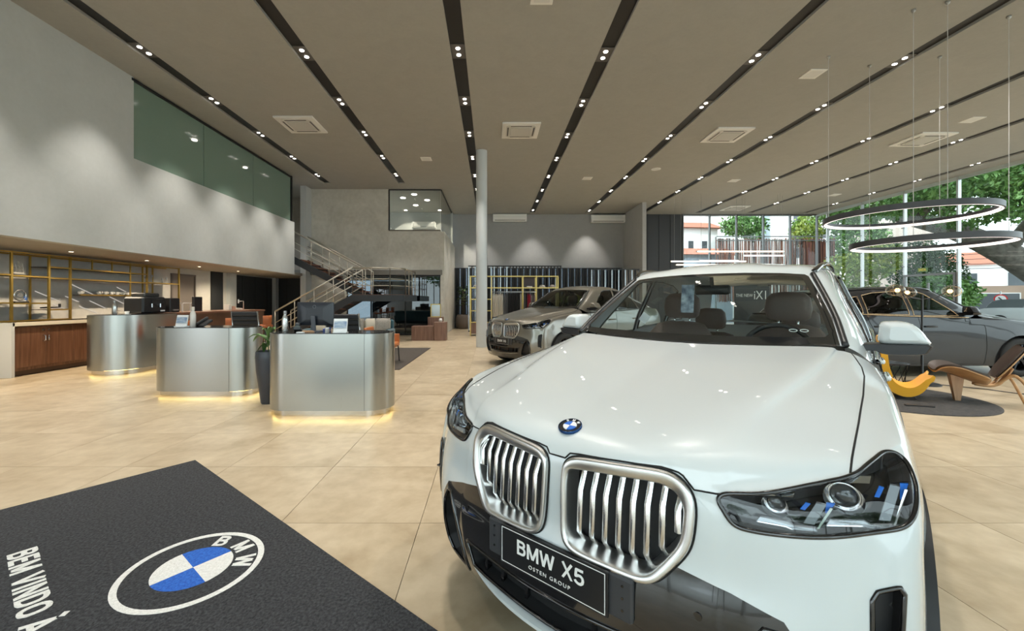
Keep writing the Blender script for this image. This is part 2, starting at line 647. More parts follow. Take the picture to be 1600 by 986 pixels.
def wheel_parts(root, cx, cy, cz, r, side, mt, ms, detail=True):
    """tyre, rim with paired spokes, hub, disc; side=+1 faces +x"""
    w = .26
    t = G().lathe([(r * .66, -w / 2), (r * .80, -w / 2 - .006), (r * .95, -w / 2 + .005), (r, -w / 2 + .035), (r, w / 2 - .035), (r * .95, w / 2 - .005), (r * .80, w / 2 + .006), (r * .68, w / 2), (r * .66, w / 2 - .03)], (0, 0, 0), 48, False, 'X')
    t.v = [(p[0] * side + cx, p[1] + cy, p[2] + cz) for p in t.v]
    wo = t.build('wheel', mt, root, True)
    b = G().lathe([(r * .68, .115), (r * .66, .12), (r * .63, .10), (r * .62, -.10)], (0, 0, 0), 48, False, 'X')
    for k in range(5):
        for dd in (-.17, .17):
            a = 2 * PI * k / 5 + .3
            a2 = a + dd
            p0 = V(.085, r * .12 * math.cos(a), r * .12 * math.sin(a))
            p1 = V(.10, r * .40 * math.cos(a + dd * .8), r * .40 * math.sin(a + dd * .8))
            p2 = V(.105, r * .66 * math.cos(a2), r * .66 * math.sin(a2))
            b.tube([p0, p1, p2], [.028, .02, .017], 6)
    b.cyl((0.06, 0, 0), .055, .045, 20, axis='X')
    b.v = [(p[0] * side + cx, p[1] + cy, p[2] + cz) for p in b.v]
    b.build('rim', ms, wo, 40)
    d = G().lathe([(.03, -.02), (r * .45, -.02), (r * .45, .005), (.03, .005)], (0, 0, 0), 32, True, 'X')
    d.v = [(p[0] * side + cx, p[1] + cy, p[2] + cz) for p in d.v]
    d.build('brake_disc', M('disc_steel', (.25, .25, .26), .4, .9), wo, 40)
    return wo

KID = [(.030, .845), (.040, .880), (.075, .897), (.22, .908), (.325, .912), (.368, .902), (.402, .870), (.414, .830), (.409, .745), (.392, .700), (.330, .618), (.292, .600), (.2, .602), (.092, .610), (.056, .624), (.036, .665)]
HEAD = [(.462, .871), (.55, .884), (.64, .905), (.735, .930), (.775, .958), (.812, .977), (.845, .962), (.862, .925), (.864, .888), (.850, .850), (.815, .829), (.70, .812), (.60, .803), (.53, .800), (.500, .806), (.483, .832)]
MASK = [(0, .600), (.29, .598), (.34, .640), (.37, .662), (.50, .634), (.612, .600), (.650, .545), (.668, .42), (.655, .335), (.62, .10), (0, .10)]

def kid_outline(n=96, it=4):
    p = np.array(smooth_poly(KID, 8)); d = np.r_[0, np.cumsum(np.linalg.norm(np.diff(np.vstack([p, p[:1]]), axis=0), axis=1))]
    q = np.vstack([p, p[:1]]); t_ = np.linspace(0, d[-1], n, endpoint=False)
    o = np.stack([np.interp(t_, d, q[:, 0]), np.interp(t_, d, q[:, 1])], 1)
    for _ in range(it): o = .5 * o + .25 * (np.roll(o, 1, 0) + np.roll(o, -1, 0))
    return [tuple(x) for x in o]

def suv(name, label, loc, rz, paint, plate_text, plate_sub=None, level=3, coupe=False, trim=None, group=None, hero=False, lamp_blue=True):
    root = thing(name, label, 'car', loc, rz, group)
    blk = M('gloss_black', (.006, .006, .007), .12, coat=1)
    mblk = M('matt_black', (.012, .012, .013), .55)
    chrome = M('satin_chrome', (.70, .70, .69), .30, 1)
    slatm = M('bright_chrome', (.90, .90, .90), .22, 1)
    gap = M('gap_black', (.004, .004, .004), .8)
    glass = glass_mat('car_glass', (.80, .85, .84), .9, 1.5)
    dglass = glass_mat('car_glass_dark', (.16, .19, .19), .9, 1.5)
    # ---- body: bumper/side strip and hood
    C = Cage()
    zs = [.20, .30, .42, .55, .66, .76, .855]
    fx = [0, .13, .30, .45, .58, .70, .80]
    fy = [[.09, .10, .12, .15, .19, .24, .32], [.02, .028, .05, .085, .13, .19, .275], [.0, .005, .03, .06, .10, .16, .25],
          [.0, .004, .025, .055, .095, .155, .24], [.025, .03, .05, .082, .12, .172, .248], [.03, .035, .058, .09, .13, .188, .268],
          [.036, .042, .068, .108, .155, .222, .315]]
    fz6 = [.855, .855, .858, .858, .860, .866, .876]
    side_y = [None, .55, .66, .88, 1.15, 1.5, 2.0, 2.6, 3.15, 3.62, 4.1, 4.42]
    sx = {  # half width per row for each side station (corner first)
        0: [.862, .870, .875, .875, .862, .850, .845, .845, .85, .86, .85, .82],
        1: [.874, .886, .895, .902, .884, .866, .858, .858, .865, .885, .87, .84],
        2: [.874, .890, .905, .920, .900, .878, .868, .868, .878, .905, .885, .85],
        3: [.872, .892, .910, .926, .906, .884, .873, .873, .885, .912, .89, .855],
        4: [.870, .890, .909, .926, .908, .888, .877, .877, .888, .913, .892, .858],
        5: [.869, .885, .900, .913, .902, .888, .878, .878, .888, .908, .89, .856],
        6: [.866, .874, .882, .888, .884, .878, .873, .874, .882, .898, .883, .85]}
    cy = [.40, .36, .34, .33, .33, .345, .40]
    cz6 = .89
    z6 = [cz6, .895, .90, .905, .91, .915, .92, .925, .935, .945, .95, .95]
    rear = lambda r: [(.76 + (.02 if r < 4 else 0), 4.60 - (.02 if r == 0 else 0)), (.55, 4.69), (.28, 4.72), (0, 4.73)]
    topf = [(0, .052, .905), (.13, .052, .909), (.30, .080, .916), (.45, .132, .900), (.489, .157, .9005), (.58, .215, .908), (.70, .310, .926), (.79, .395, .948)]
    tops = [(.840, .495, .968), (.848, .55, .985), (.852, .66, 1.0), (.854, .88, 1.02), (.850, 1.15, 1.045), (.836, 1.5, 1.07), (.834, 2.0, 1.085), (.838, 2.6, 1.10), (.845, 3.15, 1.12), (.845, 3.62, 1.14), (.81, 4.1, 1.145), (.765, 4.42, 1.13)]
    rtop = [(.68, 4.55, 1.12), (.5, 4.62, 1.11), (.26, 4.65, 1.11), (0, 4.66, 1.11)]
    rows = []
    for r in range(7):
        z = zs[r]
        row = [(fx[j], fy[r][j], fz6[j] if r == 6 else z) for j in range(7)]
        q_ = [row[3][i] * .7 + row[4][i] * .3 for i in range(3)]; row.insert(4, tuple(q_))
        zz = lambda k: z6[k] if r == 6 else z
        row.append((sx[r][0], cy[r], zz(0)))
        for k in range(1, 12):
            row.append((sx[r][k], side_y[k], zz(k)))
        zr = .96 if r == 6 else z
        row += [(a, b, zr) for a, b in rear(r)]
        rows.append(row)
    rows.append(topf + tops + rtop)
    C.patch(rows)
    # hood
    hood = [topf + [tops[0]],
            [(0, .118, .958), (.13, .12, .960), (.31, .14, .962), (.46, .195, .957), (.50, .218, .9555), (.585, .268, .953), (.70, .358, .960), (.79, .442, .970), tops[1]],
            [(0, .34, 1.008), (.13, .342, 1.011), (.34, .36, 1.015), (.475, .40, 1.016), (.515, .412, 1.009), (.60, .45, 1.003), (.705, .51, 1.000), (.795, .57, 1.000), tops[2]],
            [(0, .69, 1.064), (.13, .69, 1.067), (.38, .70, 1.074), (.535, .715, 1.080), (.573, .722, 1.066), (.635, .735, 1.060), (.715, .76, 1.051), (.80, .80, 1.038), tops[3]],
            [(0, 1.03, 1.116), (.13, 1.03, 1.119), (.42, 1.04, 1.127), (.600, 1.05, 1.132), (.638, 1.057, 1.116), (.68, 1.065, 1.110), (.735, 1.08, 1.096), (.80, 1.10, 1.073), tops[4]],
            [(0, 1.335, 1.163), (.13, 1.336, 1.164), (.44, 1.362, 1.174), (.645, 1.400, 1.180), (.677, 1.412, 1.168), (.705, 1.425, 1.162), (.745, 1.445, 1.146), (.80, 1.47, 1.106), tops[5]]]
    C.patch(hood)
    bm = C.surface(level)
    lay = bm.faces.layers.int.new('part')
    HOOD, FEND, BUMP, MSK, KDN, HL, DOOR1, DOOR2, QUART, SLOT, INT, HOLE = range(1, 13)
    # coarse parts by planes: hood / fender
    hoodpoly = [(-.01, -.2), (.40, -.2), (.43, .05), (.464, .118), (.60, .235), (.734, .359), (.752, .60), (.766, .88), (.772, 1.15), (.752, 1.34), (.728, 1.46), (.70, 1.60), (-.01, 1.60)]
    topz = lambda c: c.z > .80 and c.y < 1.7
    hp2 = [p for p in hoodpoly]
    for f in bm.faces: f[lay] = BUMP
    # side panels in (y,z)
    sidef = lambda c: c.x > .60 and c.y > .30
    cut(bm, [(.52, -.1), (.52, .80), (.50, .89), (.30, .99), (.30, 1.3), (1.52, 1.3), (1.50, 1.06), (1.46, .9), (1.44, .5), (1.46, -.1)], (1, 2), FEND, sidef)
    cut(bm, [(1.46, .24), (1.44, .5), (1.46, .9), (1.50, 1.06), (1.52, 1.3), (2.62, 1.3), (2.60, 1.0), (2.58, .24)], (1, 2), DOOR1, sidef)
    cut(bm, [(2.58, .24), (2.60, 1.0), (2.62, 1.3), (3.55, 1.3), (3.50, 1.0), (3.38, .72), (3.25, .55), (3.22, .24)], (1, 2), DOOR2, sidef)
    cut(bm, [(3.22, -.1), (3.22, .24), (3.25, .55), (3.38, .72), (3.50, 1.0), (3.55, 1.3), (5.2, 1.3), (5.2, -.1)], (1, 2), QUART, lambda c: c.y > 3)
    cut(bm, [(-.01, .884), (.03, .884), (.045, .901), (.08, .906), (.22, .915), (.33, .919), (.374, .909), (.408, .874), (.462, .8725), (.55, .8855), (.64, .9065), (.735, .9315), (.78, .95), (.9, .96), (.9, 1.4), (-.01, 1.4)], (0, 2), HOOD, lambda c: c.y < 1.75)
    cut(bm, [(.734, .33), (.742, .45), (.752, .60), (.766, .88), (.772, 1.15), (.765, 1.28), (.745, 1.38), (.72, 1.47), (.70, 1.7), (1.1, 1.7), (1.1, .1), (.734, .1)], (0, 1), FEND, None, only=(HOOD,))
    # arches
    for yc in (.85, 3.70):
        arch = [(yc + .405 * math.cos(R(a)), .36 + .405 * math.sin(R(a))) for a in range(0, 181, 6)] + [(yc - .405, -.2), (yc + .405, -.2)]
        cut(bm, arch, (1, 2), HOLE, lambda c: c.x > .60)
    frontf = lambda c: c.y < .62 and c.x > -.01
    cut(bm, smooth_poly(HEAD, 3), (0, 2), HL, lambda c: c.y < .60)
    mask = MASK[:]
    cut(bm, mask, (0, 2), MSK, lambda c: c.y < .4)
    cut(bm, kid_outline(60), (0, 2), KDN, lambda c: c.y < .3)
    cut(bm, [(.775, .47), (.822, .45), (.834, .69), (.826, .705), (.785, .69), (.775, .67)], (0, 2), SLOT, lambda c: c.y < .45)
    # intakes inside the mask: side intakes and centre intake
    intk = [(.455, .285), (.60, .285), (.637, .335), (.650, .42), (.634, .52), (.604, .572), (.572, .574), (.525, .50), (.468, .345)]
    cut(bm, intk, (0, 2), INT, lambda c: c.y < .35, only=(MSK,))
    cut(bm, [(0, .335), (.40, .345), (.435, .43), (.0, .43)], (0, 2), INT, lambda c: c.y < .35, only=(MSK,))
    bm.verts.index_update(); bm.normal_update()
    vhood = take(bm, (HOOD,), both=True)
    surf_obj('hood', vhood, paint, root)
    if hero: seam(vhood, .0028, gap, root)
    else: seam(vhood, .004, gap, root)
    surf_obj('front_bumper', take(bm, (BUMP,), both=True), paint, root)
    for mir in (False, True):
        vf = take(bm, (FEND,), mirror=mir); surf_obj('fender', vf, paint, root)
        for pid, nm in ((DOOR1, 'front_door'), (DOOR2, 'rear_door')):
            vf = take(bm, (pid,), mirror=mir)
            dr = surf_obj(nm, vf, paint, root)
            seam(vf, .004, gap, dr)
            s = -1 if mir else 1
            hy = 2.42 if pid == DOOR1 else 3.32
            g = G().box((s * (.892 if pid == DOOR1 else .900), hy, .93), (.03, .22, .032), bev=.01)
            g.build('handle', paint, dr, 40)
        vs_ = take(bm, (SLOT,), mirror=mir)
        sl = surf_obj('air_slot', take(bm, (SLOT,), -.03, mirror=mir), mblk, root)
        g = G(); w_ = G()
        for (ln, cl), (ln2, c2_) in zip(boundary_lines(vs_), boundary_lines(take(bm, (SLOT,), -.03, mirror=mir))):
            g.tube(ln, .006, 6, cl); w_.grid([ln, ln2], cl)
        g.build('slot_frame', blk, sl, True); w_.build('slot_wall', mblk, sl, True)
        G().box(((-1 if mir else 1) * .805, .255, .575), (.055, .03, .006)).build('blade', blk, sl)
    surf_obj('rear_body', take(bm, (QUART,), both=True), paint, root)
    mk = surf_obj('lower_grille', take(bm, (MSK,), both=True), blk, root)
    vint = take(bm, (INT,), -.05, both=True)
    surf_obj('intake', vint, mblk, root)
    vin2 = take(bm, (INT,), 0, both=True)
    for (ln, cl), (ln2, c2_) in zip(boundary_lines(vin2), boundary_lines(vint)):
        if len(ln) != len(ln2): continue
        fr = G().tube(ln, .007, 6, cl).build('intake_frame', blk, root, True)
        G().grid([ln, ln2], cl).build('intake_wall', mblk, fr, True)
    from mathutils.bvhtree import BVHTree
    tree = BVHTree.FromBMesh(bm)
    Y = lambda x, z: ysurf(tree, abs(x), z)
    # vertical fins in the centre intake
    for x in (-.34, -.25, -.13, .13, .25, .34):
        G().box((x, .062 + .10 * abs(x), .375), (.012, .06, .11), rx=R(-6)).build('intake_fin', blk, root)
    # blade along the lower lip in body colour
    g = G()
    rowsl = []
    for (dy, dz) in ((.08, -.012), (.0, -.018), (-.030, -.007), (-.030, .005), (-.006, .013), (.08, .013)):
        row = []
        for k in range(25):
            t = -1 + k / 12
            x = .44 * t
            row.append((x, .022 + .085 * abs(t) ** 2.2 + dy, .312 + .032 * abs(t) ** 3 + dz * (1 - .3 * abs(t) ** 4)))
        rowsl.append(row)
    g.grid(rowsl)
    g.build('lower_blade', paint, root, 50)
    # ---- kidneys
    for s in (1, -1):
        P = kid_outline()
        pts = [(s * p[0], Y(p[0], p[1]) , p[1]) for p in P]
        # outline smoothed in depth: plane fit
        A = np.array([[1, abs(p[0]), p[2]] for p in pts]); co = np.linalg.lstsq(A, np.array([p[1] for p in pts]), rcond=None)[0]
        yp = lambda x, z: co[0] + co[1] * abs(x) + co[2] * z
        pts = [(p[0], .5 * p[1] + .5 * yp(p[0], p[2]), p[2]) for p in pts]
        kd = G()
        kd.grid(sweep_ring(pts, [(.004, .03), (.003, -.008), (.0005, -.017), (-.004, -.020), (-.028, -.016), (-.033, -.012), (-.037, .0), (-.050, .06)], (0, 1, 0), True), True)
        # outline starts again at first row only: closed along u
        ko = kd.build('kidney_grille', chrome, root, True)
        seamg = G(); seamg.tube([(p[0], p[1] - .002, p[2]) for p in sweep_ring(pts, [(.0055, 0)], (0, 1, 0))[0]], .0025, 5, True)
        seamg.build('panel_gap', gap, ko, True)
        back = G(); back.add([(p[0], p[1] + .07, p[2]) for p in pts], [tuple(range(len(pts)))])
        back.build('grille_backing', mblk, ko)
        inner = [(p[0], p[2]) for p in sweep_ring(pts, [(-.042, 0)], (0, 1, 0), True)[0]]
        def zspan(x):
            zz = []
            for i in range(len(inner)):
                a, b = inner[i], inner[(i + 1) % len(inner)]
                if (a[0] - x) * (b[0] - x) <= 0 and a[0] != b[0]:
                    zz.append(a[1] + (b[1] - a[1]) * (x - a[0]) / (b[0] - a[0]))
            return min(zz), max(zz)
        for k in range(8):
            x = s * (.088 + .0405 * k)
            if abs(x) > .375: continue
            z0, z1 = zspan(x)
            z0 -= .004; z1 += .004
            zk0 = z0 + (z1 - z0) * .18; zk1 = z0 + (z1 - z0) * .74
            g = G(); rws = []
            for (z, d) in ((z0, .042), (zk0, .004), (zk1, -.002), (z1, .022)):
                y = yp(x, z) + d
                rws.append([(x - .0090, y + .011, z), (x - .0084, y + .003, z), (x - .005, y + .0006, z), (x, y, z), (x + .005, y + .0006, z), (x + .0084, y + .003, z), (x + .0090, y + .011, z)])
            g.grid(rws)
            g.build('slat', slatm, ko, 50)
    # ---- headlights
    for mir in (False, True):
        s = -1 if mir else 1
        vl = take(bm, (HL,), 0, mirror=mir)
        hl = surf_obj('headlight', vl, glass_mat('lamp_glass', (.93, .95, .96), 1, 1.5), root)
        hous = take(bm, (HL,), -.055, mirror=mir)
        surf_obj('housing', hous, M('lamp_dark', (.01, .01, .012), .2, coat=.6), hl)
        g = G()
        for ln, cl in boundary_lines(vl):
            if len(ln) > 12: g.tube([(q[0], q[1] - .002, q[2]) for q in ease_line(ln, cl)], .0062, 8, cl)
        g.build('lens_edge', blk, hl, True)
        # side walls between lens edge and housing
        w = G()
        for (ln, cl), (ln2, cl2) in zip(boundary_lines(vl), boundary_lines(hous)):
            w.grid([ln, ln2], cl)
        w.build('bezel', M('lamp_bezel', (.03, .03, .033), .3), hl, True)
        def on(x, z, d):  # point d behind the lens
            return V(s * x, Y(x, z) + d, z)
        lit = M('lamp_clear', (.40, .43, .46), .2, .4)
        silver = M('lamp_silver', (.75, .76, .78), .12, 1)
        blue = M('lamp_blue', (.01, .13, .55), .25)
        def bar(poly, d, th, mat, nm):
            g = G(); n = len(poly)
            f = [on(x, z, d) for x, z in poly]; b = [p + V(0, th, 0) for p in f]
            g.add(f + b, [tuple(range(n)), tuple(range(2 * n - 1, n - 1, -1))] + [(i, (i + 1) % n, n + (i + 1) % n, n + i) for i in range(n)])
            g.build(nm, mat, hl)
        # two light signatures: a low bar turning up into a slanted arrow
        for x0, x1, zb, k in ((.548, .622, .816, 1.0), (.688, .768, .828, 1.5)):
            bar([(x0, zb), (x1 - .014, zb - .001), (x1, zb - .006), (x1 + .050, zb - .004), (x1 + .046, zb + .004), (x1 + .006, zb + .003), (x1 - .008, zb + .012), (x0 + .008, zb + .013)], .020, .010, lit, 'light_bar')
            bar([(x0 + .003, zb + .001), (x1 - .012, zb + .0), (x1 + .002, zb - .005), (x1 + .050, zb - .003), (x1 + .050, zb - .0015), (x1 + .003, zb - .003), (x1 - .011, zb + .0025), (x0 + .004, zb + .0035)], .017, .003, silver, 'light_edge')
            bar([(x1 + .022, zb + .010), (x1 + .044, zb + .009), (x1 + .066, zb + .052 * k), (x1 + .046, zb + .055 * k)], .030, .012, M('lamp_smoke', (.16, .175, .19), .15, .3), 'light_arrow')
            bar([(x1 + .049, zb + .004), (x1 + .0535, zb + .004), (x1 + .080, zb + .050 * k), (x1 + .074, zb + .051 * k)], .018, .006, silver, 'light_edge')
            if lamp_blue:
                bar([(x1 + .064, zb + .036 * k), (x1 + .071, zb + .036 * k), (x1 + .083, zb + .055 * k), (x1 + .066, zb + .056 * k)], .032, .006, blue, 'blue_accent')
                bar([(x1 + .014, zb + .038 * k), (x1 + .024, zb + .037 * k), (x1 + .034, zb + .050 * k), (x1 + .024, zb + .052 * k)], .036, .006, blue, 'blue_accent')
        for x, z, rr in ((.585, .858, .024), (.722, .884, .034)):
            c = on(x, z, .050)
            g = G(); g.lathe([(rr * 1.25, -.030), (rr * 1.05, -.004), (rr, .0), (rr * .9, -.004)], tuple(c), 24, False, 'Y')
            g.build('projector_ring', silver, hl, True)
            G().sphere(tuple(c), rr * .92, 16, 10, (1, .7, 1)).build('projector_lens', M('lens_dark', (.04, .045, .05), .03, coat=1), hl, True)
            bar([(x - rr * 1.6, z + rr * 1.15), (x + rr * 1.6, z + rr * 1.3), (x + rr * 1.5, z + rr * .9), (x - rr * 1.5, z + rr * .8)], .02, .006, silver, 'brow')
    # ---- plate
    yb = -.008
    if plate_text:
        pb = G().box((0, .012, .541), (.545, .02, .125), bev=.006).build('plate_bracket', M('bracket_grey', (.035, .036, .04), .5), root)
        pl = G().box((0, -.006, .541), (.408, .010, .134), bev=.002).build('number_plate', M('plate_black', (.012, .012, .013), .35), root)
        wht = M('plate_white', (.82, .82, .82), .4)
        g = G()
        for xx, zz, dx, dz in ((0, .0595, .39, .0022), (0, -.0595, .39, .0022), (-.1955, 0, .0022, .121), (.1955, 0, .0022, .121)):
            g.box((xx, -.0115, .541 + zz), (dx, .0012, dz))
        g.build('border', wht, pl)
        # lettering faces the front (-y): local x must run towards -x of the car seen from the front
        m = frame_m((0, -.0115, .541 + (.014 if plate_sub else 0)), (1, 0, 0), (0, 0, 1))
        letters(plate_text, .050, wht, pl, m, 1.06, .09)
        if plate_sub:
            text_mesh(plate_sub, .0175, wht, pl, frame_m((0, -.0115, .541 - .036), (1, 0, 0), (0, 0, 1)), squeeze=1.1, bold=0, spacing=1.3)
        if hero:
            for sx_ in (-1, 1):
                for zz in (.58, .545, .51):
                    G().cyl((sx_ * .243, .0035, zz), .004, -.003, 10, axis='Y').build('rivet', blk, pb)
    # ---- badge on the nose
    hit = tree.ray_cast(V(0, .125, 1.5), V(0, 0, -1))
    nrm = hit[1] if hit[1].z > 0 else -hit[1]
    p = hit[0] + nrm * .002
    roundel(root, 0, p.y, p.z, .041, nrm, tuple(V(1, 0, 0).cross(nrm) * -1))
    if hero:
        # tow cover and sensors on the bumper
        for x, z in ((.43, .56), (-.43, .56)):
            G().cyl((x, Y(x, z) - .002, z), .011, .004, 16, axis='Y').build('parking_sensor', blk, root)
    # ---- greenhouse
    E = Cage()
    zr = 0 if not coupe else 1
    Wd = [[(0, 1.352, 1.170), (.25, 1.362, 1.172), (.50, 1.398, 1.177), (.707, 1.452, 1.182)],
          [(0, 1.55, 1.327), (.24, 1.562, 1.325), (.47, 1.598, 1.320), (.668, 1.640, 1.306)],
          [(0, 1.75, 1.467), (.22, 1.764, 1.464), (.43, 1.80, 1.455), (.612, 1.835, 1.432)],
          [(0, 1.955, 1.588), (.20, 1.968, 1.586), (.39, 2.004, 1.578), (.548, 2.035, 1.560)]]
    ys = [2.3, 2.75, 3.2, 3.65, 4.1]
    belt = [(.815, 1.70, 1.078), (.824, 2.2, 1.090), (.828, 2.75, 1.105), (.835, 3.2, 1.122), (.832, 3.65, 1.142), (.785, 4.15, 1.150)]
    rl = 0.10 if coupe else 0
    rail = [(.572, 2.16, 1.594), (.592, 2.45, 1.618), (.602, 2.85, 1.624 - rl * .15), (.598, 3.28, 1.612 - rl * .9), (.575, 3.70, 1.580 - rl * 1.9), (.53, 4.02 + rl, 1.535 - rl * 2.4)]
    side_rows = [[Wd[0][3]] + belt]
    for k in (1, 2):
        t = k / 3
        r = [Wd[k][3]]
        for b, q in zip(belt, rail):
            bul = .030 * math.sin(PI * t)
            r.append((b[0] + (q[0] - b[0]) * t + bul, b[1] + (q[1] - b[1]) * t, b[2] + (q[2] - b[2]) * t))
        side_rows.append(r)
    side_rows.append([Wd[3][3]] + rail)
    E.patch(Wd); E.patch(side_rows)
    roof = [Wd[3]]
    for i, q in enumerate(rail):
        hc = [.058, .060, .060, .058, .052, .045][i]
        roof.append([(0, q[1] - .05 + (.08 if i == 5 else 0), q[2] + hc), (.20, q[1] - .04 + (.07 if i == 5 else 0), q[2] + hc - .004), (.39, q[1] - .02 + (.04 if i == 5 else 0), q[2] + hc * .62), q])
    E.patch(roof)
    rr_ = roof[-1]
    rwin = [rr_]
    for k in (1, 2, 3):
        t = k / 3
        base = [(0, 4.60, 1.14), (.25, 4.58, 1.142), (.52, 4.50, 1.147), belt[-1]]
        rwin.append([tuple(a + (b - a) * t + (0, .02 * math.sin(PI * t), .015 * math.sin(PI * t))[i] for i, (a, b) in enumerate(zip(p_, b_))) for p_, b_ in zip(rr_, base)])
    rwin[1][3] = side_rows[2][-1]; rwin[2][3] = side_rows[1][-1]; rwin[3][3] = belt[-1]
    E.patch(rwin)
    bg = E.surface(level)
    lay = bg.faces.layers.int.new('part')
    PIL, WS, SG1, SG2, ROOF, RW, FRIT, SG3 = 1, 2, 3, 4, 5, 6, 7, 8
    for f in bg.faces: f[lay] = PIL
    cut(bg, [(-.01, 1.16), (.690, 1.16), (.690, 1.186), (.655, 1.31), (.592, 1.44), (.532, 1.548), (.512, 1.562), (.39, 1.574), (.2, 1.582), (-.01, 1.584)], (0, 2), FRIT, lambda c: c.y < 2.1)
    cut(bg, [(-.01, 1.207), (.26, 1.209), (.50, 1.214), (.632, 1.222), (.645, 1.235), (.612, 1.325), (.556, 1.44), (.503, 1.538), (.48, 1.55), (.38, 1.558), (.2, 1.564), (-.01, 1.566)], (0, 2), WS, lambda c: c.y < 2.1, only=(FRIT,))
    sf = lambda c: c.x > .5 and c.y > 1.5
    ez = -rl
    cut(bg, [(1.86, 1.125), (1.93, 1.20), (2.16, 1.40), (2.33, 1.53), (2.42, 1.562), (2.66, 1.572), (2.66, 1.125)], (1, 2), SG1, sf)
    cut(bg, [(2.74, 1.14), (2.74, 1.572), (2.95, 1.572 + ez * .2), (3.25, 1.55 + ez), (3.46, 1.50 + ez * 1.3), (3.48, 1.16)], (1, 2), SG2, sf)
    cut(bg, [(3.56, 1.17), (3.54, 1.48 + ez * 1.4), (3.72, 1.45 + ez * 1.6), (3.95, 1.30 + ez * .6), (4.0, 1.19)], (1, 2), SG3, sf)
    cut(bg, [(-.01, 4.05), (.46, 4.02), (.60, 4.42), (.50, 4.52), (-.01, 4.6)], (0, 1), RW, lambda c: c.y > 4.0 and c.z < 1.56)
    bg.verts.index_update(); bg.normal_update()
    gh = surf_obj('roof', take(bg, (PIL,), both=True), paint, root)
    ws = surf_obj('windshield', take(bg, (WS,), both=True), glass, root)
    surf_obj('black_border', take(bg, (FRIT,), both=True), M('frit_black', (.008, .009, .010), .08, coat=1), ws)
    surf_obj('rear_window', take(bg, (RW,), both=True), glass_mat('rear_glass', (.80, .86, .84), .9, 1.45), root)
    tmat = trim or blk
    for mir in (False, True):
        for pid in (SG1, SG2, SG3):
            vf = take(bg, (pid,), mirror=mir)
            gs = surf_obj('side_window', vf, dglass if not hero else glass, root)
            g = G()
            for ln, cl in boundary_lines(vf): g.tube(ln, .009, 6, cl)
            g.build('window_trim', tmat, gs, True)
        s = -1 if mir else 1
        # beltline trim
        g = G(); g.tube([(s * (b[0] + .012), b[1], b[2] + .012) for b in smooth_poly(belt, 5, False)], .010, 6)
        g.build('belt_trim', tmat, root, True)
        # sail panel and door glass triangle in front of the mirror
        # roof rail
        rp = smooth_poly([(.552, 2.08, 1.578), (.578, 2.20, 1.622), (.598, 2.45, 1.648), (.606, 2.85, 1.654 - rl * .15), (.600, 3.28, 1.640 - rl * .9), (.578, 3.66, 1.602 - rl * 1.9), (.56, 3.82, 1.575 - rl * 1.9)], 5, False)
        if not coupe:
            g = G(); g.tube([(s * p[0], p[1], p[2]) for p in rp], .016, 8); g.build('roof_rail', blk, root, True)
        # A-pillar black moulding along the windshield
        g = G(); g.tube([(s * (p[0] + .002), p[1] - .002, p[2] + .004) for p in smooth_poly([w_[3] for w_ in Wd], 6, False)], .015, 8)
        g.build('pillar_moulding', M('moulding_black', (.012, .012, .013), .35), root, True)
        # mirrors
        def puff(outl, ringz, mat, nm, par):
            cxm = sum(p_[0] for p_ in outl) / len(outl); czm = sum(p_[1] for p_ in outl) / len(outl)
            rws = [[(s * (cxm + (p_[0] - cxm) * k_), y_ + (.06 * (p_[0] - .83)), czm + (p_[1] - czm) * k_) for p_ in outl] for y_, k_ in ringz]
            g_ = G(); g_.grid(rws, True); n_ = len(outl)
            g_.add(rws[0], [tuple(range(n_))]); g_.add(rws[-1], [tuple(range(n_))])
            return g_.build(nm, mat, par, 50)
        o1 = smooth_poly([(.838, 1.186), (.834, 1.24), (.840, 1.288), (.88, 1.298), (.94, 1.292), (.978, 1.262), (1.002, 1.222), (1.012, 1.190), (.93, 1.184)], 3)
        mr = puff(o1, ((1.672, .55), (1.680, .78), (1.695, .92), (1.72, 1.0), (1.80, 1.0), (1.822, .96)), paint, 'side_mirror', root)
        o2_ = smooth_poly([(.76, 1.180), (.90, 1.187), (1.011, 1.188), (1.010, 1.165), (.985, 1.142), (.86, 1.134), (.815, 1.150), (.76, 1.150)], 3)
        puff(o2_, ((1.668, .90), (1.676, .97), (1.70, 1.0), (1.80, 1.0), (1.818, .96)), M('mirror_black', (.008, .008, .010), .3), 'mirror_base', mr)
        G().box((s * .905, 1.824, 1.240), (.11, .006, .075), bev=.002).build('mirror_glass', M('mirror_silver', (.8, .82, .83), .02, 1), mr)
    # ---- cabin
    inn = M('cabin_dark', (.022, .021, .022), .7)
    lea = M('cabin_brown_leather' if hero else 'cabin_dark_leather', (.17, .125, .11) if hero else (.03, .028, .026), .55, bump=(60, .15))
    g = G(); g.box((0, 2.9, .42), (1.56, 3.2, .10)); g.build('cabin_floor', inn, root)
    g = G()
    rws = []
    for (y, z) in ((1.40, 1.145), (1.50, 1.160), (1.72, 1.165), (1.84, 1.135), (1.88, 1.02), (1.84, .80)):
        rws.append([(x * (1 - .0 * abs(x)), y + .05 * (abs(x) / .7) ** 2, z - .012 * (abs(x) / .7) ** 2) for x in (-.70, -.5, -.25, 0, .25, .5, .70)])
    g.grid(rws); g.build('dashboard', M('dash_black', (.016, .017, .018), .45), root, True)
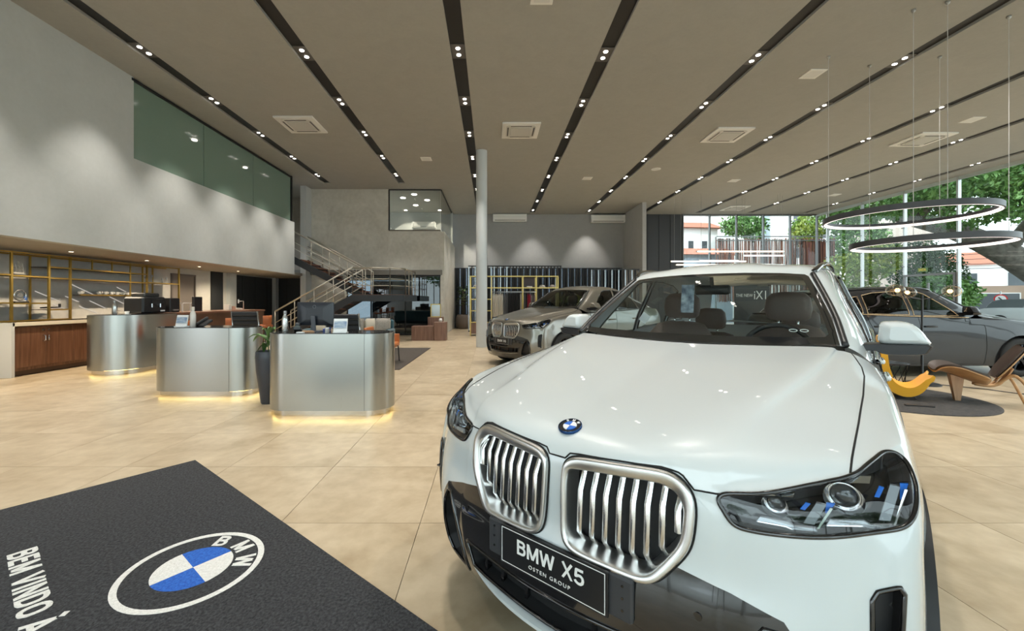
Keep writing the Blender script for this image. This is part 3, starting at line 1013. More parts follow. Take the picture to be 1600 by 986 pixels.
    def seat(x, y, w, dz=0.0):
        st = G(); n = 10
        rws = []
        for (z, dy, kw, th) in ((.62, -.03, .92, .10), (.75, .0, 1.0, .13), (.95, .06, 1.02, .13), (1.12, .11, .94, .11), (1.205, .14, .70, .08), (1.225, .15, .45, .04)):
            rws.append([V(x + w * kw * c_, y + dy + th * s_ * .6, z + dz) for c_, s_ in ((math.cos(2 * PI * k / 16), math.sin(2 * PI * k / 16)) for k in range(16))])
        st.grid(rws, True); st.add(rws[-1], [tuple(range(16))])
        sq = []
        for (z, k) in ((.50, .95), (.60, 1.0), (.66, .9), (.67, .5)):
            sq.append([V(x + w * k * math.copysign(abs(c_) ** .5, c_), y - .25 + .28 * k * math.copysign(abs(s_) ** .5, s_), z) for c_, s_ in ((math.cos(2 * PI * q / 16), math.sin(2 * PI * q / 16)) for q in range(16))])
        st.grid(sq, True); st.add(sq[-1], [tuple(range(16))])
        so = st.build('seat', lea, root, True)
        hr = G(); rws = []
        for (z, k) in ((1.255, .72), (1.275, .92), (1.34, 1.0), (1.42, .93), (1.455, .70), (1.465, .35)):
            rws.append([V(x + .145 * k * math.copysign(abs(c_) ** .6, c_), y + .175 + .060 * k * math.copysign(abs(s_) ** .7, s_), z + dz) for c_, s_ in ((math.cos(2 * PI * q / 16), math.sin(2 * PI * q / 16)) for q in range(16))])
        hr.grid(rws, True); hr.add(rws[-1], [tuple(range(16))]); hr.add(rws[0], [tuple(range(16))])
        hr.build('headrest', lea, so, True)
        for q_ in (-.06, .06): G().tube([(x + q_, y + .17, 1.20 + dz), (x + q_, y + .175, 1.27 + dz)], .007, 6).build('headrest_post', slatm, so, True)
    for x in (-.37, .37):
        seat(x, 2.42, .27)
        seat(x, 3.35, .30, -.14)
    # steering wheel
    g = G()
    c = V(.37, 2.00, 1.075); ax = V(0, -.9, .42).normalized(); e1 = V(1, 0, 0); e2 = ax.cross(e1).normalized()
    g.tube([c + e1 * .185 * math.cos(2 * PI * k / 32) + e2 * .185 * math.sin(2 * PI * k / 32) for k in range(32)], .016, 8, True)
    g.sphere(tuple(c), .07, 12, 8, (1, .45, .8))
    for a in (0, 180, 270):
        g.tube([c, c + e1 * .18 * math.cos(R(a)) + e2 * .18 * math.sin(R(a))], .014, 6)
    g.build('steering_wheel', M('wheel_leather', (.02, .022, .025), .45), root, True)
    g = G(); g.box((0, 2.02, 1.475), (.22, .025, .065), bev=.012); g.tube([(0, 2.0, 1.56), (0, 2.02, 1.50)], .012, 6)
    g.build('rear_view_mirror', mblk, root, 40)
    # ---- underside and wheels
    G().box((0, 2.35, .255), (1.50, 4.1, .13), bev=.03).build('underbody', mblk, root)
    G().box((0, .55, .42), (1.0, .55, .30), bev=.05).build('radiator_block', mblk, root)
    G().box((0, .95, .70), (1.25, .9, .44), bev=.05).build('engine_bay', mblk, root)
    tyre = M('tyre', (.012, .012, .012), .75, bump=(40, .2))
    rim = M('rim_dark', (.04, .04, .045), .25, .8) if not hero else M('rim_grey', (.12, .12, .13), .25, .9)
    for yc in (.85, 3.70):
        for s in (1, -1):
            wheel_parts(root, s * .775, yc, .358, .358, s, tyre, rim)
            g = G()
            rws = [[(s * x, yc + .405 * math.cos(R(a)), .36 + .405 * math.sin(R(a))) for a in range(-20, 201, 10)] for x in (.915, .60)]
            g.grid(rws); g.build('wheel_well', mblk, root, True)
            # arch lip
    bm.free(); bg.free()
    return root
# ---------------------------------------------------------------- the room
CZ = 5.945            # ceiling
XL, XR = -7.28, 17.1  # left upper wall, right glazing
YB, YF = 21.7, -4.0   # back wall, front glazing behind the camera
STRIPS = [-6.35, -3.47, -.61, 2.10, 4.97, 7.80, 10.65, 13.36, 16.2]

def mottled(name, c1, c2, scale, rough, bump=.05, bscale=None, extra=None):
    """two noises blended into a plaster / stone colour"""
    if name in MATS: return MATS[name]
    m = bpy.data.materials.new(name); m.use_nodes = True
    nt = m.node_tree; b = nt.nodes['Principled BSDF']
    tc = nt.nodes.new('ShaderNodeTexCoord')
    oi = nt.nodes.new('ShaderNodeObjectInfo')
    ad = nt.nodes.new('ShaderNodeVectorMath'); ad.operation = 'MULTIPLY_ADD'
    ad.inputs[1].default_value = (37, 53, 71)
    nt.links.new(oi.outputs['Random'], ad.inputs[0]); nt.links.new(tc.outputs['Object'], ad.inputs[2])
    n1 = nt.nodes.new('ShaderNodeTexNoise'); n1.inputs['Scale'].default_value = scale; n1.inputs['Detail'].default_value = 8; n1.inputs['Roughness'].default_value = .62
    n1.inputs['Distortion'].default_value = .6
    nt.links.new(ad.outputs[0], n1.inputs['Vector'])
    n2 = nt.nodes.new('ShaderNodeTexNoise'); n2.inputs['Scale'].default_value = scale * 6; n2.inputs['Detail'].default_value = 6
    nt.links.new(ad.outputs[0], n2.inputs['Vector'])
    mx = nt.nodes.new('ShaderNodeMath'); mx.operation = 'MULTIPLY_ADD'; mx.inputs[1].default_value = .35
    nt.links.new(n2.outputs['Fac'], mx.inputs[0])
    m2 = nt.nodes.new('ShaderNodeMath'); m2.operation = 'MULTIPLY'; m2.inputs[1].default_value = .65
    nt.links.new(n1.outputs['Fac'], m2.inputs[0]); nt.links.new(m2.outputs[0], mx.inputs[2])
    rp = nt.nodes.new('ShaderNodeValToRGB')
    rp.color_ramp.elements[0].position = .36; rp.color_ramp.elements[1].position = .64
    rp.color_ramp.elements[0].color = (*c1, 1); rp.color_ramp.elements[1].color = (*c2, 1)
    nt.links.new(mx.outputs[0], rp.inputs['Fac'])
    nt.links.new(rp.outputs['Color'], b.inputs['Base Color'])
    b.inputs['Roughness'].default_value = rough
    bp = nt.nodes.new('ShaderNodeBump'); bp.inputs['Strength'].default_value = bump; bp.inputs['Distance'].default_value = .01
    nt.links.new(n2.outputs['Fac'], bp.inputs['Height']); nt.links.new(bp.outputs[0], b.inputs['Normal'])
    MATS[name] = m
    return m

floor_m = mottled('floor_tile', (.345, .268, .172), (.53, .44, .315), 1.4, .34, .03)
ceil_m = mottled('ceiling_paint', (.350, .350, .328), (.378, .377, .354), 3, .85, .02)
wall_m = mottled('wall_paint', (.485, .50, .485), (.525, .54, .525), 2.5, .75, .02)
gwall_m = mottled('grey_wall', (.345, .35, .355), (.375, .38, .383), 2.5, .8, .02)
conc_m = mottled('concrete', (.53, .505, .445), (.68, .655, .59), 1.3, .7, .10)
black_m = M('slot_black', (.008, .008, .009), .5)
dark_m = M('dark_panel', (.022, .024, .026), .45)
alu = M('aluminium', (.42, .43, .42), .4, .8)
dalu = M('mullion_grey', (.16, .165, .165), .45, .6)
white_m = M('white_plastic', (.90, .89, .86), .45)
clear = glass_mat('window_glass', (.93, .97, .96), .9, 1.25)

# floor: bed with one object for each tile near the camera, the rest joined
fb = struct(G().box((4, 9, -.06), (30, 32, .10)).build('floor', M('grout', (.22, .18, .135), .8)))
TS, TG = .88, .0035
tg = G().box((0, 0, -.008), (TS - TG, TS - TG, .016))
tile_me = tg.mesh('tile')
tile_me.materials.append(floor_m)
cells = []
for i in range(-12, 22):
    for j in range(-8, 24):
        x, y = -.01 + TS * i, 2.60 + TS * (j + .5)
        if not (-10.3 < x < XR - .2 and YF < y < YB + 1.2): continue
        vis = y > .3 and -.5 < (768 + 645 * x / max(y, .3)) / 1600 + 0 < 1.35 and abs(x) / max(y, .1) < 1.75
        cells.append((0 if vis and y > .8 else 1, math.hypot(x, y), x, y))
cells.sort()
far = G()
for n, (a, d, x, y) in enumerate(cells):
    if n < 290:
        o = link('tile', tile_me, None, fb); o.location = (x, y, 0)
    else:
        far.box((x, y, -.008), (TS - TG, TS - TG, .016))
o = far.build('tile_field', floor_m, fb); o['kind'] = 'stuff'

# ceiling: black slab with paint panels between the light slots
cs = struct(G().box((3.7, 8.9, CZ + .10), (27.3, 27, .10)).build('ceiling', black_m))
edges = [XL - 2.4] + [v for s in STRIPS for v in (s - .135, s + .135)] + [XR + .2]
for i in range(0, len(edges), 2):
    x0, x1 = edges[i], edges[i + 1]
    G().box(((x0 + x1) / 2, 8.9, CZ + .025), (x1 - x0, 25.9, .05)).build('ceiling_panel', ceil_m, cs)
for i, s in enumerate(STRIPS):
    ye = 16.0 if i < 2 else 21.35
    G().box((s, (ye + 21.9) / 2, CZ + .0251), (.27, 21.9 - ye, .05)).build('slot_end', ceil_m, cs)

# twin downlights in the slots: each fitting carries two lamps and its own light
lamp_e = emit_mat('lamp_glow', (1, .93, .82), 14)
fit_m = M('fitting_grey', (.10, .095, .09), .5)
ordn = ['first', 'second', 'third', 'fourth', 'fifth', 'sixth', 'seventh', 'eighth', 'ninth']
YL = {0: (1.5, 3.4, 5.4, 7.55, 9.45, 11.35, 13.2, 15.05), 1: (1.8, 3.75, 5.7, 7.65, 9.5, 11.3, 13.15, 15.0)}
house_me = G().box((0, 0, .0075), (.25, .44, .015)).mesh('housing'); house_me.materials.append(fit_m)
lamp_me = G().lathe([(.040, .0), (.038, -.006), (.028, -.007)], (0, 0, 0), 16).mesh('lamp'); lamp_me.materials.append(lamp_e)
LIGHTS = []
spot_d = bpy.data.lights.new('downlight_beam', 'SPOT')
spot_d.energy = 325; spot_d.spot_size = R(72); spot_d.spot_blend = .65; spot_d.color = (1, .94, .85); spot_d.shadow_soft_size = .06
for i, s in enumerate(STRIPS):
    ys = list(YL.get(i, ())) or [y for y in (1.75 + .1 * i + 1.88 * k for k in range(12)) if y < 21]
    ys.sort(reverse=True)
    for n_, y in enumerate(ys):
        t = thing('twin_downlight', 'twin downlight in the %s ceiling slot from the left, %s from its far end' % (ordn[i], (ordn + ['tenth', 'eleventh', 'twelfth'])[n_]), 'downlight', (s, y, CZ + .035), 0, 'downlights in the %s ceiling slot' % ordn[i])
        link('housing', house_me, None, t)
        for dy in (-.1, .1):
            link('lamp', lamp_me, None, t, (0, dy, 0))
        so = bpy.data.objects.new('beam', spot_d); COL.objects.link(so); so.parent = t; so.location = (0, 0, -.06)

# left upper volume (mezzanine): solid wall, sill wall under the inner glazing, soffit
wl = G()
wl.box((XL - .1, (YF + 8.40) / 2, (2.38 + CZ) / 2), (.2, 8.40 - YF, CZ - 2.38))
struct(wl.build('wall_left', wall_m))
struct(G().box((XL - .1, (8.40 + 15.25) / 2, (2.38 + 4.30) / 2), (.2, 15.25 - 8.40, 4.30 - 2.38)).build('wall_left_sill', wall_m))
struct(G().box((-8.5, 7.4, 2.43), (2.05, 21.6, .10)).build('ceiling_soffit', mottled('soffit_paint', (.36, .34, .30), (.39, .37, .33), 3, .8, .02)))
struct(G().box((-8.5, 5.6, 2.95), (2.05, 19.2, .15)).build('floor_mezzanine', M('mezz_floor', (.2, .19, .17), .6)))
gg = M('green_glass', (.25, .36, .29), .12)
gg.node_tree.nodes['Principled BSDF'].inputs['Alpha'].default_value = .62
wi = struct(G().box((XL - .02, 11.7, CZ - .05), (.06, 6.7, .05)).build('window_1', black_m))
for y0, y1 in ((8.42, 10.47), (10.48, 12.65), (12.66, 14.98)):
    G().box((XL - .03, (y0 + y1) / 2, 5.12), (.016, y1 - y0 - .008, 1.63)).build('pane', gg, wi)
G().box((XL - .02, 15.03, 5.12), (.07, .07, 1.64)).build('frame', black_m, wi)
# room behind the green glass
struct(G().box((-9.6, 7.1, 4.45), (.15, 23, 3.0)).build('wall_mezzanine', mottled('mezz_wall', (.40, .43, .40), (.45, .48, .44), 2, .8)))
for y in (9.2, 11.6, 14.0):
    t = thing('mezzanine_spotlight', 'ceiling spotlight behind the %s green pane of the upper floor' % ('left' if y < 10 else 'middle' if y < 13 else 'right'), 'downlight', (-8.35, y, 5.93), 0, 'spotlights of the upper floor')
    G().cyl((0, 0, -.03), .07, .03, 16).build('lamp', lamp_e, t)
    sd = bpy.data.objects.new('beam', spot_d); COL.objects.link(sd); sd.parent = t; sd.location = (0, 0, -.05)

struct(G().box((-8.5, 18.2, 4.2), (2.4, .12, 3.6)).build('wall_corridor', mottled('corridor_brown', (.30, .27, .23), (.34, .31, .27), 2, .8)))
# kitchen wall under the mezzanine
kw = mottled('marble', (.42, .40, .365), (.52, .50, .46), 1.1, .35, .02)
struct(G().box((-9.45, 6.0, 1.2), (.2, 12.0, 2.4)).build('wall_kitchen', kw))
struct(G().box((-9.45, 15.2, 1.2), (.2, 6.4, 2.4)).build('wall_kitchen_plain', mottled('plain_beige', (.50, .48, .43), (.54, .52, .47), 2, .8)))
d1 = struct(G().box((-9.335, 12.5, 1.08), (.03, .86, 2.16)).build('door_1', M('door_brown', (.17, .145, .125), .5)))
G().box((-9.32, 12.5, 2.18), (.05, .98, .05)).build('door_frame', M('door_frame_brown', (.13, .11, .095), .5), d1)
for dy in (-.46, .46): G().box((-9.32, 12.5 + dy, 1.08), (.05, .05, 2.16)).build('door_frame', M('door_frame_brown'), d1)
G().box((-9.28, 12.85, 1.05), (.05, .03, .12), bev=.01).build('door_handle', alu, d1)
struct(G().box((-9.33, 14.02, 1.19), (.05, .58, 2.38)).build('door_2', dark_m))
struct(G().box((-9.30, 14.75, 1.2), (.14, .38, 2.38)).build('trim_1', wall_m))
d3 = struct(G().box((-9.33, 16.25, 1.17), (.05, 2.5, 2.34)).build('door_3', dark_m))
for y in (15.4, 16.25, 17.1): G().box((-9.30, y, 1.17), (.012, .012, 2.3)).build('joint', black_m, d3)
struct(G().box((-9.28, 17.72, 1.2), (.16, .24, 2.38)).build('trim_2', gwall_m))
d4 = struct(G().box((-8.3, 18.1, 1.20), (2.1, .06, 2.40)).build('door_4', dark_m))
G().box((-8.75, 18.06, 1.35), (.16, .012, .05)).build('sign_plate', M('sign_grey', (.12, .12, .12), .5), d4)
for x in (-8.95, -8.2): G().box((x, 18.06, 1.2), (.02, .02, 2.4)).build('joint', black_m, d4)

# concrete block with upper window and glazed ground-floor office
cb = G()
YC = 16.8
cb.box((-5.85, YC + .1, (2.44 + CZ) / 2), (3.30, .2, CZ - 2.44))          # left part above office
struct(cb.build('wall_concrete', conc_m))
struct(G().box((-3.14, YC + .1, (2.44 + 4.24) / 2), (2.12, .2, 4.24 - 2.44)).build('wall_concrete_sill', conc_m))
struct(G().box((-6.70, YC + .1, 1.22), (1.60, .2, 2.44)).build('wall_concrete_base', conc_m))
struct(G().box((-2.0, 19.25, 3.2 - 1.1), (.16, 4.9, 4.24)).build('wall_block_side', conc_m))
struct(G().box((-7.44, YC - .25, 3.0), (.22, .5, 6.0)).build('trim_3', mottled('pale_column', (.52, .53, .52), (.55, .56, .55), 2, .7)))
struct(G().box((-5.0, 21.3, 4.3), (6.0, .15, 3.4)).build('wall_block_back', wall_m))
struct(G().box((-5.0, 19.1, 2.55), (6.0, 4.8, .2)).build('floor_office', M('mezz_floor'))); 
w2 = struct(G().box((-3.12, YC + .02, 4.265), (2.10, .05, .05)).build('window_2', M('bronze_frame', (.16, .14, .11), .5, .5)))
cg = glass_mat('inner_glass', (.86, .88, .86), .85, 1.3)
G().box((-3.12, YC + .03, 5.10), (2.06, .012, 1.62)).build('pane', cg, w2)
G().box((-2.06, YC + 2.4, 5.10), (.012, 4.7, 1.62)).build('pane', cg, w2)
G().box((-3.12, YC + .02, CZ - .03), (2.10, .05, .04)).build('frame', black_m, w2)
G().box((-2.06, YC + 2.4, CZ - .03), (.05, 4.7, .04)).build('frame', black_m, w2)
G().box((-4.17, YC + .02, 5.1), (.05, .05, 1.66)).build('frame', black_m, w2)
for k, (x, y) in enumerate(((-3.3, 17.6), (-2.9, 18.6), (-3.9, 18.2), (-3.6, 19.6))):
    t = thing('office_downlight', 'round ceiling lamp inside the upper office window, %s of four from the front' % ordn[k], 'downlight', (x, y, CZ - .012), 0, 'lamps of the upper office')
    G().cyl((0, 0, -.01), .11, .03, 18).build('lamp', emit_mat('office_glow', (1, .93, .82), 9), t)
for x in (-4.3, -2.6):
    t = thing('office_wall_washer', 'small spot washing the %s end of the upper office rear wall' % ('left' if x < -4 else 'right'), 'downlight', (x, 20.7, CZ - .012), 0, 'wall washers of the upper office')
    G().cyl((0, 0, -.01), .07, .03, 16).build('lamp', lamp_e, t)
    l = bpy.data.lights.new('wash', 'SPOT'); l.energy = 800; l.spot_size = R(95); l.spot_blend = .2; l.color = (1, .9, .75); l.shadow_soft_size = .03
    so = bpy.data.objects.new('beam', l); COL.objects.link(so); so.parent = t; so.location = (0, 0, -.06)
# ground-floor office glazing
of = struct(G().box((-4.0, YC + .04, 2.42), (3.86, .09, .06)).build('window_3', black_m))
og = glass_mat('office_glass', (.30, .34, .36), .95, 1.75)
for x0, x1 in ((-5.9, -4.92), (-4.9, -3.52), (-3.50, -2.12)):
    G().box(((x0 + x1) / 2, YC + .04, 1.2), (x1 - x0, .016, 2.38)).build('pane', og, of)
for x in (-5.92, -4.91, -3.51, -2.10):
    G().box((x, YC + .04, 1.2), (.04, .07, 2.38)).build('frame', black_m, of)
G().box((-4.0, YC + .04, .03), (3.86, .07, .06)).build('frame', black_m, of)
struct(G().box((-4.0, 20.8, 1.2), (4.0, .1, 2.4)).build('wall_office_back', M('office_dark', (.05, .055, .06), .6)))

# back wall, partition fin, dark panel
struct(G().box((2.35, YB + .1, CZ / 2), (9.7, .2, CZ)).build('wall_back', gwall_m))
struct(G().box((7.05, (19.04 + YB) / 2, CZ / 2), (.18, YB - 19.04, CZ)).build('wall_fin', mottled('fin_paint', (.40, .40, .395), (.44, .44, .435), 2.5, .75)))
struct(G().box((8.6, YB + .1, CZ / 2), (2.95, .2, CZ)).build('wall_dark', M('dark_cladding', (.035, .037, .042), .5)))
for i in range(5):
    struct(G().box((7.6 + .6 * i, YB - .01, CZ / 2), (.01, .02, CZ)).build('trim_%d' % (10 + i), black_m))

# rear glazing
rg = struct(G().box((13.65, YB, CZ - .02), (7.1, .1, .06)).build('window_4', dalu))
xs = [10.05 + 1.41 * k for k in range(6)]
for k, x in enumerate(xs):
    G().box((x, YB, CZ / 2), (.06, .12, CZ)).build('mullion', dalu, rg)
    if k < 5:
        G().box((x + .705, YB, CZ / 2), (1.35, .014, CZ - .05)).build('pane', clear, rg)
        for z in (1.6, 3.6):
            G().box((x, YB - .09, z), (.10, .05, .04)).build('bracket', dalu, rg)
# right glazing
sg = struct(G().box((XR, 8.85, CZ - .06), (.10, 25.7, .12)).build('window_5', M('pelmet', (.42, .47, .45), .5)))
ys = [21.0 - 1.965 * k for k in range(13)]
for k, y in enumerate(ys):
    G().box((XR, y, CZ / 2), (.12, .06, CZ)).build('mullion', alu, sg)
    if k < 12:
        G().box((XR, y - .98, CZ / 2), (.014, 1.88, CZ - .12)).build('pane', clear, sg)
    for z in (1.2, 2.0, 2.8, 3.6, 4.4):
        G().box((XR - .09, y, z), (.05, .10, .03)).build('bracket', dalu, sg)
# glazed door in the right wall
dg = struct(G().box((XR - .06, 16.1, 2.42), (.08, 1.92, .08)).build('door_5', dalu))
for y in (15.18, 17.02): G().box((XR - .06, y, 1.2), (.08, .07, 2.40)).build('door_frame', dalu, dg)
G().box((XR - .06, 16.1, 1.05), (.05, .05, 2.1)).build('door_frame', dalu, dg)
ex = G().box((XR - .08, 16.3, 2.62), (.02, .36, .16)).build('exit_sign', M('exit_green', (.10, .20, .06), .5)); tag(ex, 'small green and yellow exit sign above the glazed side door', 'sign')
text_mesh('SAÍDA', .13, M('exit_yellow', (.75, .6, .05), .5), ex, frame_m((XR - .091, 16.3, 2.62), (0, -1, 0), (0, 0, 1)), squeeze=.75)
# front glazing behind the camera
fg = struct(G().box((5.0, YF, CZ - .06), (25, .10, .12)).build('window_6', alu))
for k in range(13):
    x = XL + 2.03 * k
    G().box((x, YF, CZ / 2), (.06, .12, CZ)).build('mullion', alu, fg)
    G().box((x + 1.015, YF, CZ / 2), (1.96, .014, CZ - .1)).build('pane', clear, fg)
struct(G().box((-8.4, YF, 1.2), (2.2, .2, 2.4)).build('wall_front', wall_m))

# column
co = G().lathe([(.168, 0), (.168, 2.62), (.163, 2.625), (.163, 2.635), (.168, 2.64), (.168, 5.0), (.163, 5.005), (.163, 5.015), (.168, 5.02), (.168, CZ)], (-.30, 12.53, 0), 40)
struct(co.build('column', M('column_grey', (.62, .65, .66), .4), None, 35))
# ---------------------------------------------------------------- reception and bar side
def wb(g, name, mat, parent, smooth=False):
    """build world-space geometry under a parent that only has a translation"""
    l = parent.location
    g.v = [(p[0] - l.x, p[1] - l.y, p[2] - l.z) for p in g.v]
    return g.build(name, mat, parent, smooth)
def arc(cx, cy, r, a0, a1, n=12):
    return [(cx + r * math.cos(R(a0 + (a1 - a0) * k / n)), cy + r * math.sin(R(a0 + (a1 - a0) * k / n))) for k in range(n + 1)]
def stadium(x0, x1, y0, r, n=14):
    """outline: straight front at y0, half-round ends"""
    return arc(x0, y0 + r, r, 270, 90, n)[::-1][::-1] + arc(x1, y0 + r, r, 90, -90, n) if False else arc(x0, y0 + r, r, 90, 270, n) + arc(x1, y0 + r, r, -90, 90, n)

def steel_mat(name, col, rough):
    if name in MATS: return MATS[name]
    m = M(name, col, rough, 1.0)
    nt = m.node_tree; b = nt.nodes['Principled BSDF']
    tc = nt.nodes.new('ShaderNodeTexCoord'); mp = nt.nodes.new('ShaderNodeMapping'); mp.inputs['Scale'].default_value = (60, 60, .8)
    nz = nt.nodes.new('ShaderNodeTexNoise'); nz.inputs['Scale'].default_value = 4; nz.inputs['Detail'].default_value = 4
    nt.links.new(tc.outputs['Object'], mp.inputs[0]); nt.links.new(mp.outputs[0], nz.inputs['Vector'])
    mr = nt.nodes.new('ShaderNodeMapRange'); mr.inputs['To Min'].default_value = rough - .015; mr.inputs['To Max'].default_value = rough + .02
    nt.links.new(nz.outputs['Fac'], mr.inputs['Value']); nt.links.new(mr.outputs[0], b.inputs['Roughness'])
    return m
steel = steel_mat('brushed_steel', (.43, .44, .42), .28)
bsteel = steel_mat('polished_steel', (.75, .73, .68), .16)
brass = M('brass', (.50, .34, .09), .32, .9)
def wood_mat(name, c1, c2, rough=.4, sc=(14, 14, .7)):
    return M(name, c1, rough, var=(2.2, c2, 5, sc))
walnut = wood_mat('walnut', (.115, .048, .024), (.20, .092, .05))
walnut_x = wood_mat('walnut_pale', (.16, .085, .06), (.26, .15, .11))
copper = M('bar_top_copper', (.22, .10, .06), .28, var=(3, (.28, .14, .09), 4))
led = emit_mat('led_warm', (1, .72, .20), 22)
blackm = M('black_satin', (.012, .012, .014), .4)

def desk(label, x0, x1, y0):
    r = .29; z0, z1 = .075, 1.0
    t = thing('reception_desk', label, 'desk', ((x0 + x1) / 2, y0 + r, 0), 0, 'curved steel reception desks')
    out = stadium(x0, x1, y0, r)
    wb(G().prism(out, z0, z1), 'body', steel, t, 30)
    inner = stadium(x0, x1, y0 + .012, r - .012)
    wb(G().prism(inner, z1, z1 + .008), 'top', M('desk_top_dark', (.02, .02, .022), .15, coat=.5), t, 30)
    pl = stadium(x0, x1, y0 + .045, r - .045)
    wb(G().prism(pl, 0, z0), 'plinth', bsteel, t, 30)
    g = G(); n = len(pl)
    ring = stadium(x0, x1, y0 + .038, r - .038)
    g.tube([(p[0], p[1], z0 - .0045) for p in ring], .004, 5, True)
    wb(g, 'led_strip', led, t)
    for x in (x1,): wb(G().box((x, y0 - .0006, (z0 + z1) / 2), (.003, .0016, z1 - z0)), 'joint', blackm, t)
    return t
desk('curved steel desk with open plant pot at its right, farther from the camera', -4.75, -3.83, 6.02)
desk('curved steel desk carrying the black monitor, nearer the camera', -2.49, -1.53, 4.96)

def bottle(loc, label, col, metal, h=.26, r=.036, cap=None):
    t = thing('bottle', label, 'bottle', loc)
    G().lathe([(r * .9, 0), (r, .01), (r, h * .60), (r * .85, h * .70), (r * .5, h * .80), (r * .48, h * .84)], (0, 0, 0), 20).build('flask', M('flask_%d' % int(col[0] * 100), col, .25, metal), t, 40)
    G().lathe([(r * .52, h * .84), (r * .55, h * .86), (r * .55, h * .99), (r * .45, h)], (0, 0, 0), 16).build('cap', cap or M('cap_grey', (.35, .35, .36), .3, .8), t, 40)
bottle((-2.59, 5.18, 1.008), 'slim brushed steel bottle on the left end of the nearer desk', (.62, .62, .61), .9, .265, .037)
bottle((-4.52, 6.25, 1.008), 'frosted pale bottle with round cap behind the stand on the farther desk', (.66, .62, .57), .2, .30, .04, M('cap_pale', (.7, .66, .6), .4))

def stand(loc, rz, label, w, h, thing_cat='stand'):
    t = thing('brochure_stand', label, thing_cat, loc, rz)
    G().box((0, 0, .006), (w, .10, .012), bev=.003).build('foot', M('acrylic', (.75, .77, .78), .15), t)
    G().box((0, .0, h / 2 + .008), (w, .012, h), rx=R(-12)).build('panel', M('acrylic'), t)
    G().box((0, -.009, h * .60), (w * .9, .003, h * .52), rx=R(-12)).build('print_sky', M('print_blue', (.10, .19, .36), .4, var=(9, (.45, .52, .58), 4, (1, 1, 4))), t)
    G().box((0, -.006, h * .22), (w * .9, .004, h * .10), rx=R(-12)).build('print_caption', M('print_white', (.75, .75, .76), .4), t)
stand((-1.85, 5.06, 1.008), R(4), 'white brochure stand with a car picture on the nearer desk', .165, .165)
stand((-4.66, 6.22, 1.008), R(-8), 'tilted tablet stand with blue picture on the farther desk', .19, .17)
t = thing('desk_phone', 'black desk phone behind the tablet stand on the farther desk', 'phone', (-4.40, 6.33, 1.008), R(-20))
G().box((0, 0, .05), (.16, .18, .03), rx=R(30), bev=.008).build('body', blackm, t)
G().box((-.05, .0, .085), (.05, .20, .035), rx=R(30), bev=.01).build('handset', blackm, t)

# monitor
t = thing('monitor', 'large black desktop monitor seen from behind on the nearer desk', 'monitor', (-2.26, 5.30, 1.008), R(-4))
g = G()
rows = []
for y, k, zc in ((-.028, .45, .0), (-.022, .80, .0), (-.006, .985, 0), (.006, 1.0, 0), (.012, 1.0, 0)):
    w, h = .245 * k, .150 * (k if k > .8 else k * 1.05)
    rows.append([(x, y, z + .225) for x, z in rrect(-w, w, -h, h, .012, 3)])
g.grid(rows, True); g.add(rows[0], [tuple(range(len(rows[0])))]); g.add(rows[-1], [tuple(range(len(rows[0])))])
sc_ = g.build('screen_back', M('monitor_black', (.018, .022, .030), .32), t, 35)
gg_ = G(); gg_.lathe([(.020, 0), (.022, .002), (.0195, .003)], (0, -.031, .315), 24, False, 'Y'); gg_.build('logo_ring', M('logo_grey', (.25, .27, .30), .3, .5), sc_, True)
G().box((0, .014, .225), (.470, .003, .285)).build('display', M('display', (.01, .01, .012), .1), t)
G().box((0, -.055, .10), (.055, .02, .20), rx=R(8), bev=.005).build('stand_neck', M('stand_grey', (.09, .10, .12), .4), t)
G().prism(rrect(-.11, .11, -.12, .06, .03), 0, .010).build('stand_foot', M('stand_grey'), t)
# small desk things
t = thing('card_terminal', 'dark card terminal beside the steel bottle on the nearer desk', 'terminal', (-2.46, 5.24, 1.008), R(15))
G().box((0, 0, .035), (.09, .12, .05), rx=R(-15), bev=.01).build('body', M('terminal_dark', (.03, .035, .04), .4), t)
G().box((-.005, .03, .085), (.055, .05, .055), bev=.008).build('printer', M('terminal_dark'), t)
G().box((0, -.03, .064), (.06, .05, .004), rx=R(-15)).build('display', M('lcd_green', (.16, .22, .16), .3), t)
t = thing('tape_dispenser', 'small blue stapler on the nearer desk before the monitor', 'stapler', (-2.07, 5.19, 1.008), R(30))
G().box((0, 0, .012), (.10, .03, .02), bev=.005).build('base', M('stapler_blue', (.02, .06, .28), .35), t)
G().box((0, 0, .04), (.10, .028, .018), ry=R(-8), bev=.006).build('arm', M('stapler_blue'), t)
t = thing('pen_tray', 'narrow wooden pen tray lying before the monitor', 'tray', (-2.28, 5.13, 1.008), R(20))
G().box((0, 0, .006), (.15, .06, .012), bev=.003).build('tray', wood_mat('tray_wood', (.25, .13, .06), (.33, .19, .1)), t)
for k in range(3): G().tube([(-.06, -.02 + .018 * k, .018), (.06, -.015 + .018 * k, .018)], .004, 6).build('pen', M(('pen_a', 'pen_b', 'pen_c')[k], ((.5, .28, .1), (.02, .02, .02), (.6, .6, .6))[k], .4), t)
tag(G().prism(rrect(-2.38, -2.29, 5.02, 5.07, .012), 1.008, 1.020).build('business_cards', M('print_white'), None), 'small white pad near the front edge of the nearer desk', 'pad')
for k, (x, lab) in enumerate(((-2.03, 'small clear jar with pale lid right of the monitor'), (-1.96, 'small beige jar beside the brochure stand'))):
    t = thing('jar', lab, 'jar', (x, 5.10, 1.008), 0, 'jars on the nearer desk')
    G().lathe([(.024, 0), (.026, .005), (.026, .045), (.02, .05)], (0, 0, 0), 14).build('glass', M('jar_%d' % k, ((.5, .5, .48), (.45, .33, .24))[k], .2), t, 40)
    G().lathe([(.022, .05), (.022, .062)], (0, 0, 0), 14).build('lid', M('lid_%d' % k, ((.7, .7, .7), (.15, .1, .08))[k], .4), t)

